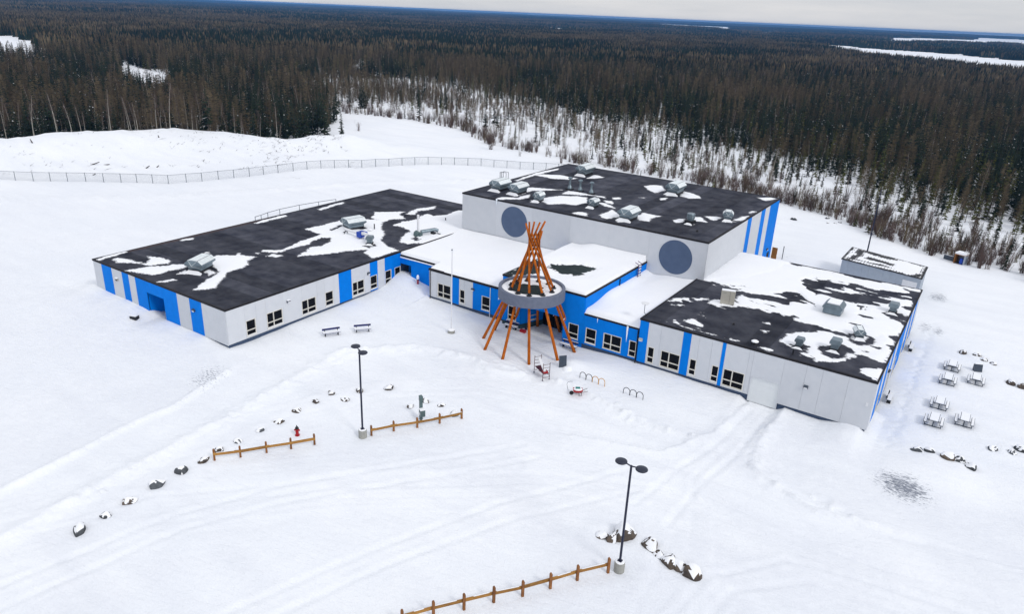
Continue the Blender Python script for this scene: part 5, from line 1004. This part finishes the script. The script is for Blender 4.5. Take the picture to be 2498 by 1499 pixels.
kind=np.where(sp&(X>25)&(kind!=4)&(rs.rand(len(X))<.6),np.where(rs.rand(len(X))<.5,0,3),kind)
scl=rs.uniform(.55,1.15,len(X))*(.6+.4*sm(0,40,dd1)); scl=np.where(kind==3,scl*1.25,scl); scl=np.where(sp,scl*rs.uniform(.45,.9,len(X)),scl); scl=np.where(kind==4,rs.uniform(.6,1.25,len(X)),scl)
rot=rs.uniform(0,6.28,len(X)); var=rs.randint(0,12,len(X))
# extra dense brush on the border of the belt
bx=[];by=[]
for (ax,ay),(ex,ey) in zip(SPARSE[0:17],SPARSE[1:18]):
    L=math.hypot(ex-ax,ey-ay)
    for q in range(int(L/(.15 if ax>-12 else .4))):
        f_=rs.rand(); o_=abs(rs.randn())*(6.5 if ax>-12 else 3.4)*(.5+1.2*(.5+.5*math.sin(ax*.23+q*.01))); px,py=ax+(ex-ax)*f_,ay+(ey-ay)*f_; bx.append(px-(ey-ay)/L*-0+(-(ey-ay)/L)*o_); by.append(py+((ex-ax)/L)*o_)
bx,by=np.array(bx),np.array(by); k_=(fbm(bx/5,by/5,33,3)>.44)|(rs.rand(len(bx))<.3); bx,by=bx[k_],by[k_]
X=np.r_[X,bx];Y=np.r_[Y,by];kind=np.r_[kind,np.full(len(bx),4)];scl=np.r_[scl,rs.uniform(.5,1.25,len(bx))];rot=np.r_[rot,rs.uniform(0,6.28,len(bx))];var=np.r_[var,rs.randint(0,12,len(bx))]
D=np.hypot(X-CAM.x,Y-CAM.y)
zq=lambda x:[q for k,q in ((-78,' behind the left bank'),(8,' behind the gymnasium'),(46,' right of the gymnasium'),(1e9,' at the far right')) if x<k][0]
KN=['spruce','larch','birch','pine']
single=np.zeros(len(X),bool)
app=np.where(kind==4,2.6,10)*scl/D
vis=wedge(X,Y,R(35))
for k,nmax in ((0,90),(1,100),(2,70),(3,40),(4,130)):
    ids=np.where((kind==k)&vis)[0]; ids=ids[np.argsort(-app[ids])][:nmax]; single[ids]=True
    for i in ids:
        if k<4: tree(KN[k],X[i],Y[i],float(scl[i]),float(rot[i]),int(var[i]),tilt=random.uniform(-.05,.05))
        else:
            o=obj('alder_shrub',SH[int(var[i])%4],None,(X[i],Y[i],hz(X[i],Y[i])),float(rot[i])); o.scale=(scl[i],)*3; tag(o,'leafless reddish brown shrub in the brush along the forest edge'+zq(X[i]),'shrub','leafless shrubs along the forest edge'+zq(X[i]))
# trees one can name
tree('spruce',-101.9,148.4,.95,0,0,'lone dark spruce in the snowy clearing beyond the sports field',False)
tree('spruce',-128.8,147.8,.9,1,1,'slim dark spruce at the left end of the snowy clearing',False)
tree('spruce',-27.4,148.9,.8,2,2,'darker spruce left of a pair in the sparse clearing right of centre',False)
tree('spruce',-21.7,150.3,.8,3,0,'darker spruce right of a pair in the sparse clearing right of centre',False)
for i,(x,y,s) in enumerate([(-98,103,1.1),(-101,106,1.2),(-95,101.5,.95),(-93,105,.7),(-91.5,103.5,.85),(-104,106,1.1)]): tree('spruce',x,y,s,i,i)
for i,(x,y,s,l) in enumerate([(-52.2,120.1,1.5,'largest bare bush standing alone on the snow behind the fence'),(-28.5,117.5,1.,'bare bush just left behind the far corner of the gymnasium'),(-41.2,117.8,.75,'small bare bush between the two larger ones behind the fence'),(-98.5,117,1.1,'reddish brush clump at the right tip of the left forest')]):
    o=obj('alder_shrub',SH[i%3],None,(x,y,hz(x,y)),i); o.scale=(s,)*3; tag(o,l,'shrub')
# a leaning pale birch at the border
tree('birch',9,124,1.15,1.,0,'tall pale birch leaning over the brush behind the gymnasium roof',False,.06)
tree('birch',22,121,1.0,2.,1,'pale birch standing before the dark spruces right of the gymnasium',False,.03)
# the rest of the forest: one mass
def nodes_instances(name,pts,idx,rz,sc,colname,templates,label):
    cl_=bpy.data.collections.new(colname)
    for i,me in enumerate(templates):
        o=bpy.data.objects.new('%s_%02d'%(colname,i),me); cl_.objects.link(o)
    me=bpy.data.meshes.new(name); me.vertices.add(len(pts)); me.vertices.foreach_set('co',np.asarray(pts,np.float32).reshape(-1))
    for a,t_,v_ in (('idx','INT',idx.astype(np.int32)),('rz','FLOAT',rz.astype(np.float32)),('sc','FLOAT',sc.astype(np.float32))):
        at=me.attributes.new(a,t_,'POINT'); at.data.foreach_set('value',v_)
    o=tag(obj(name,me),label,None,None,'stuff')
    g=bpy.data.node_groups.new(name+'_nodes','GeometryNodeTree'); g.interface.new_socket('Geometry',in_out='INPUT',socket_type='NodeSocketGeometry'); g.interface.new_socket('Geometry',in_out='OUTPUT',socket_type='NodeSocketGeometry')
    gi=N(g,'NodeGroupInput'); go=N(g,'NodeGroupOutput'); ci=N(g,'GeometryNodeCollectionInfo'); ci.inputs['Collection'].default_value=cl_; ci.inputs['Separate Children'].default_value=True; ci.inputs['Reset Children'].default_value=True
    ip=N(g,'GeometryNodeInstanceOnPoints'); ip.inputs['Pick Instance'].default_value=True
    def na(nm,dt):
        n=N(g,'GeometryNodeInputNamedAttribute',data_type=dt); n.inputs['Name'].default_value=nm; return n.outputs['Attribute']
    cx=N(g,'ShaderNodeCombineXYZ'); g.links.new(na('rz','FLOAT'),cx.inputs['Z'])
    g.links.new(gi.outputs[0],ip.inputs['Points']); g.links.new(ci.outputs[0],ip.inputs['Instance']); g.links.new(na('idx','INT'),ip.inputs['Instance Index']); g.links.new(cx.outputs[0],ip.inputs['Rotation']); g.links.new(na('sc','FLOAT'),ip.inputs['Scale'])
    g.links.new(ip.outputs[0],go.inputs[0]); md=o.modifiers.new('forest','NODES'); md.node_group=g
    return o
tmpl=[joined(p,[M_bark,M_needle,M_roofsnow]) for p in SP]+[joined(p,[M_bark,M_larch]) for p in LA]+[joined(p,[M_birch,M_alder]) for p in BI]+[joined(p,[M_bark,M_pine,M_roofsnow]) for p in PI_]+SH
base=[0,4,8,11,13]; cnt=[4,4,3,2,4]
r_=~single; ii=np.array([base[k]+v_%cnt[k] for k,v_ in zip(kind[r_],var[r_])])
nodes_instances('forest',np.stack([X[r_],Y[r_],H(X[r_],Y[r_])-.15],-1),ii,rot[r_],scl[r_],'forest_tree',tmpl,'dense snowy forest of dark spruce and bare brown larch')
# middle distance and far woodland: patches of simpler trees
def patch(seed,size,st,share,tall=(6.5,11.5),rad=1.0,lay=4):
    rg=random.Random(seed); b=MB(); n=int(size/st)
    for i in range(n):
        for j in range(n):
            x=(i+.5+rg.uniform(-.45,.45))*st-size/2; y=(j+.5+rg.uniform(-.45,.45))*st-size/2; h=rg.uniform(*tall)
            if rg.random()<.05: continue
            if rg.random()<share:
                b.cur=1
                for k in range(lay+3):
                    a=rg.uniform(0,6.283); z0=h*rg.uniform(.15,.6); w=rad*rg.uniform(.35,.8); ca,sa=math.cos(a),math.sin(a)
                    b.add([(x-ca*w,y-sa*w,z0+.25*h),(x+ca*w*.6,y+sa*w*.6,z0),(x+rg.uniform(-.2,.2),y+rg.uniform(-.2,.2),min(h,z0+h*.45))],[(0,1,2)])
            else:
                b.cur=0
                for k in range(lay):
                    z0=h*(.08+.9*k/lay); z1=min(h,z0+h*.42); w=rad*(1.05-k/lay)*rg.uniform(.8,1.15); a0=rg.uniform(0,6.283)
                    v=[(x+w*rg.uniform(.7,1.25)*math.cos(a0+q*1.2566),y+w*rg.uniform(.7,1.25)*math.sin(a0+q*1.2566),z0-rg.uniform(0,.3)) for q in range(5)]+[(x,y,z1)]
                    b.add(v,[(q,(q+1)%5,5) for q in range(5)])
    return b.mesh('wood_patch',[M_needle,M_larch])
def far(name,r0,r1,size,st,rad,lay,label,tall=(6.5,11.5)):
    X,Y,D=scatter(r0,r1,size*.96); b=.6*fbm(X/420+7,Y/420,61,3)+.4*vn(X/90,Y/90,63); idx=np.clip(((b-.36)/.34*3).astype(int),0,2)*2+rs.randint(0,2,len(X))
    nodes_instances(name,np.stack([X,Y,H(X,Y)-.3],-1),idx,rs.randint(0,4,len(X))*math.pi/2,np.full(len(X),1.0),name+'_patch',[patch(s,size,st,sh,tall,rad,lay) for s,sh in ((1,.12),(2,.2),(3,.4),(4,.5),(5,.7),(6,.8))],label)
far('distant_forest',520,1500,19.2,2.4,1.05,4,'continuous dark boreal forest in the middle distance')
far('horizon_forest',1500,12500,78,5.2,2.2,2,'flat forest stretching to the blue horizon',(7,13))
# ------------------------------------------------------------------ dead wood on the bank
lr=random.Random(5)
LG=[(-132.8,39),(-118,35.2),(-123.2,45.4),(-112.8,65),(-90.3,45.5),(-89.4,47.3),(-99.5,39.2),(-98,40.7),(-91.3,34.4),(-107.3,59)]
for i,(x,y) in enumerate(LG): 
    d=lr.uniform(0,3.14); L=lr.uniform(.6,1.6); zz=hz(x,y); t=MB().cyl((-math.cos(d)*L/2,-math.sin(d)*L/2,.0),(math.cos(d)*L/2,math.sin(d)*L/2,lr.uniform(.2,.7)),.13,.08,7).build('dead_log',M_log,None,(x,y,zz)); tag(t,'dark dead log poking out of the snowy bank behind the fence','log','dead logs on the snowy bank')
b=MB()
for i in range(1100):
    f_=lr.random(); k=lr.randrange(2,9); (ax,ay),(ex,ey)=RIDGE[k],RIDGE[k+1]; px,py=ax+(ex-ax)*f_,ay+(ey-ay)*f_; o_=lr.uniform(1,30); px+=o_*.75; py-=o_*.6
    if fbm(np.array(px/6),np.array(py/6),8)<.53: continue
    zz=hz(px,py); d=lr.uniform(0,6.28); L=lr.uniform(.3,1.7); w=lr.uniform(.05,.13); b.add([(px-w,py,zz-.05),(px+w,py,zz-.05),(px+math.cos(d)*L,py+math.sin(d)*L,zz+lr.uniform(.1,.5))],[(0,1,2)])
tag(b.build('dry_twigs',M_log),'sparse dry twigs and weeds poking through the snowy bank',None,None,'stuff')
# ------------------------------------------------------------------ air
hb=MB().box(-17000,17000,-17000,19000,-60,37.5)
hm=bpy.data.materials.new('haze_air'); hm.use_nodes=True; t=hm.node_tree; t.nodes.clear(); o_=N(t,'ShaderNodeOutputMaterial'); pv=N(t,'ShaderNodeVolumePrincipled'); pv.inputs['Color'].default_value=(.13,.38,.84,1); pv.inputs['Density'].default_value=1.15e-4; pv.inputs['Anisotropy'].default_value=0.0
t.links.new(pv.outputs[0],o_.inputs['Volume'])
HAZE=True
if HAZE: tag(hb.build('haze',hm),'thin bluish winter air over the whole landscape',None,None,'stuff')
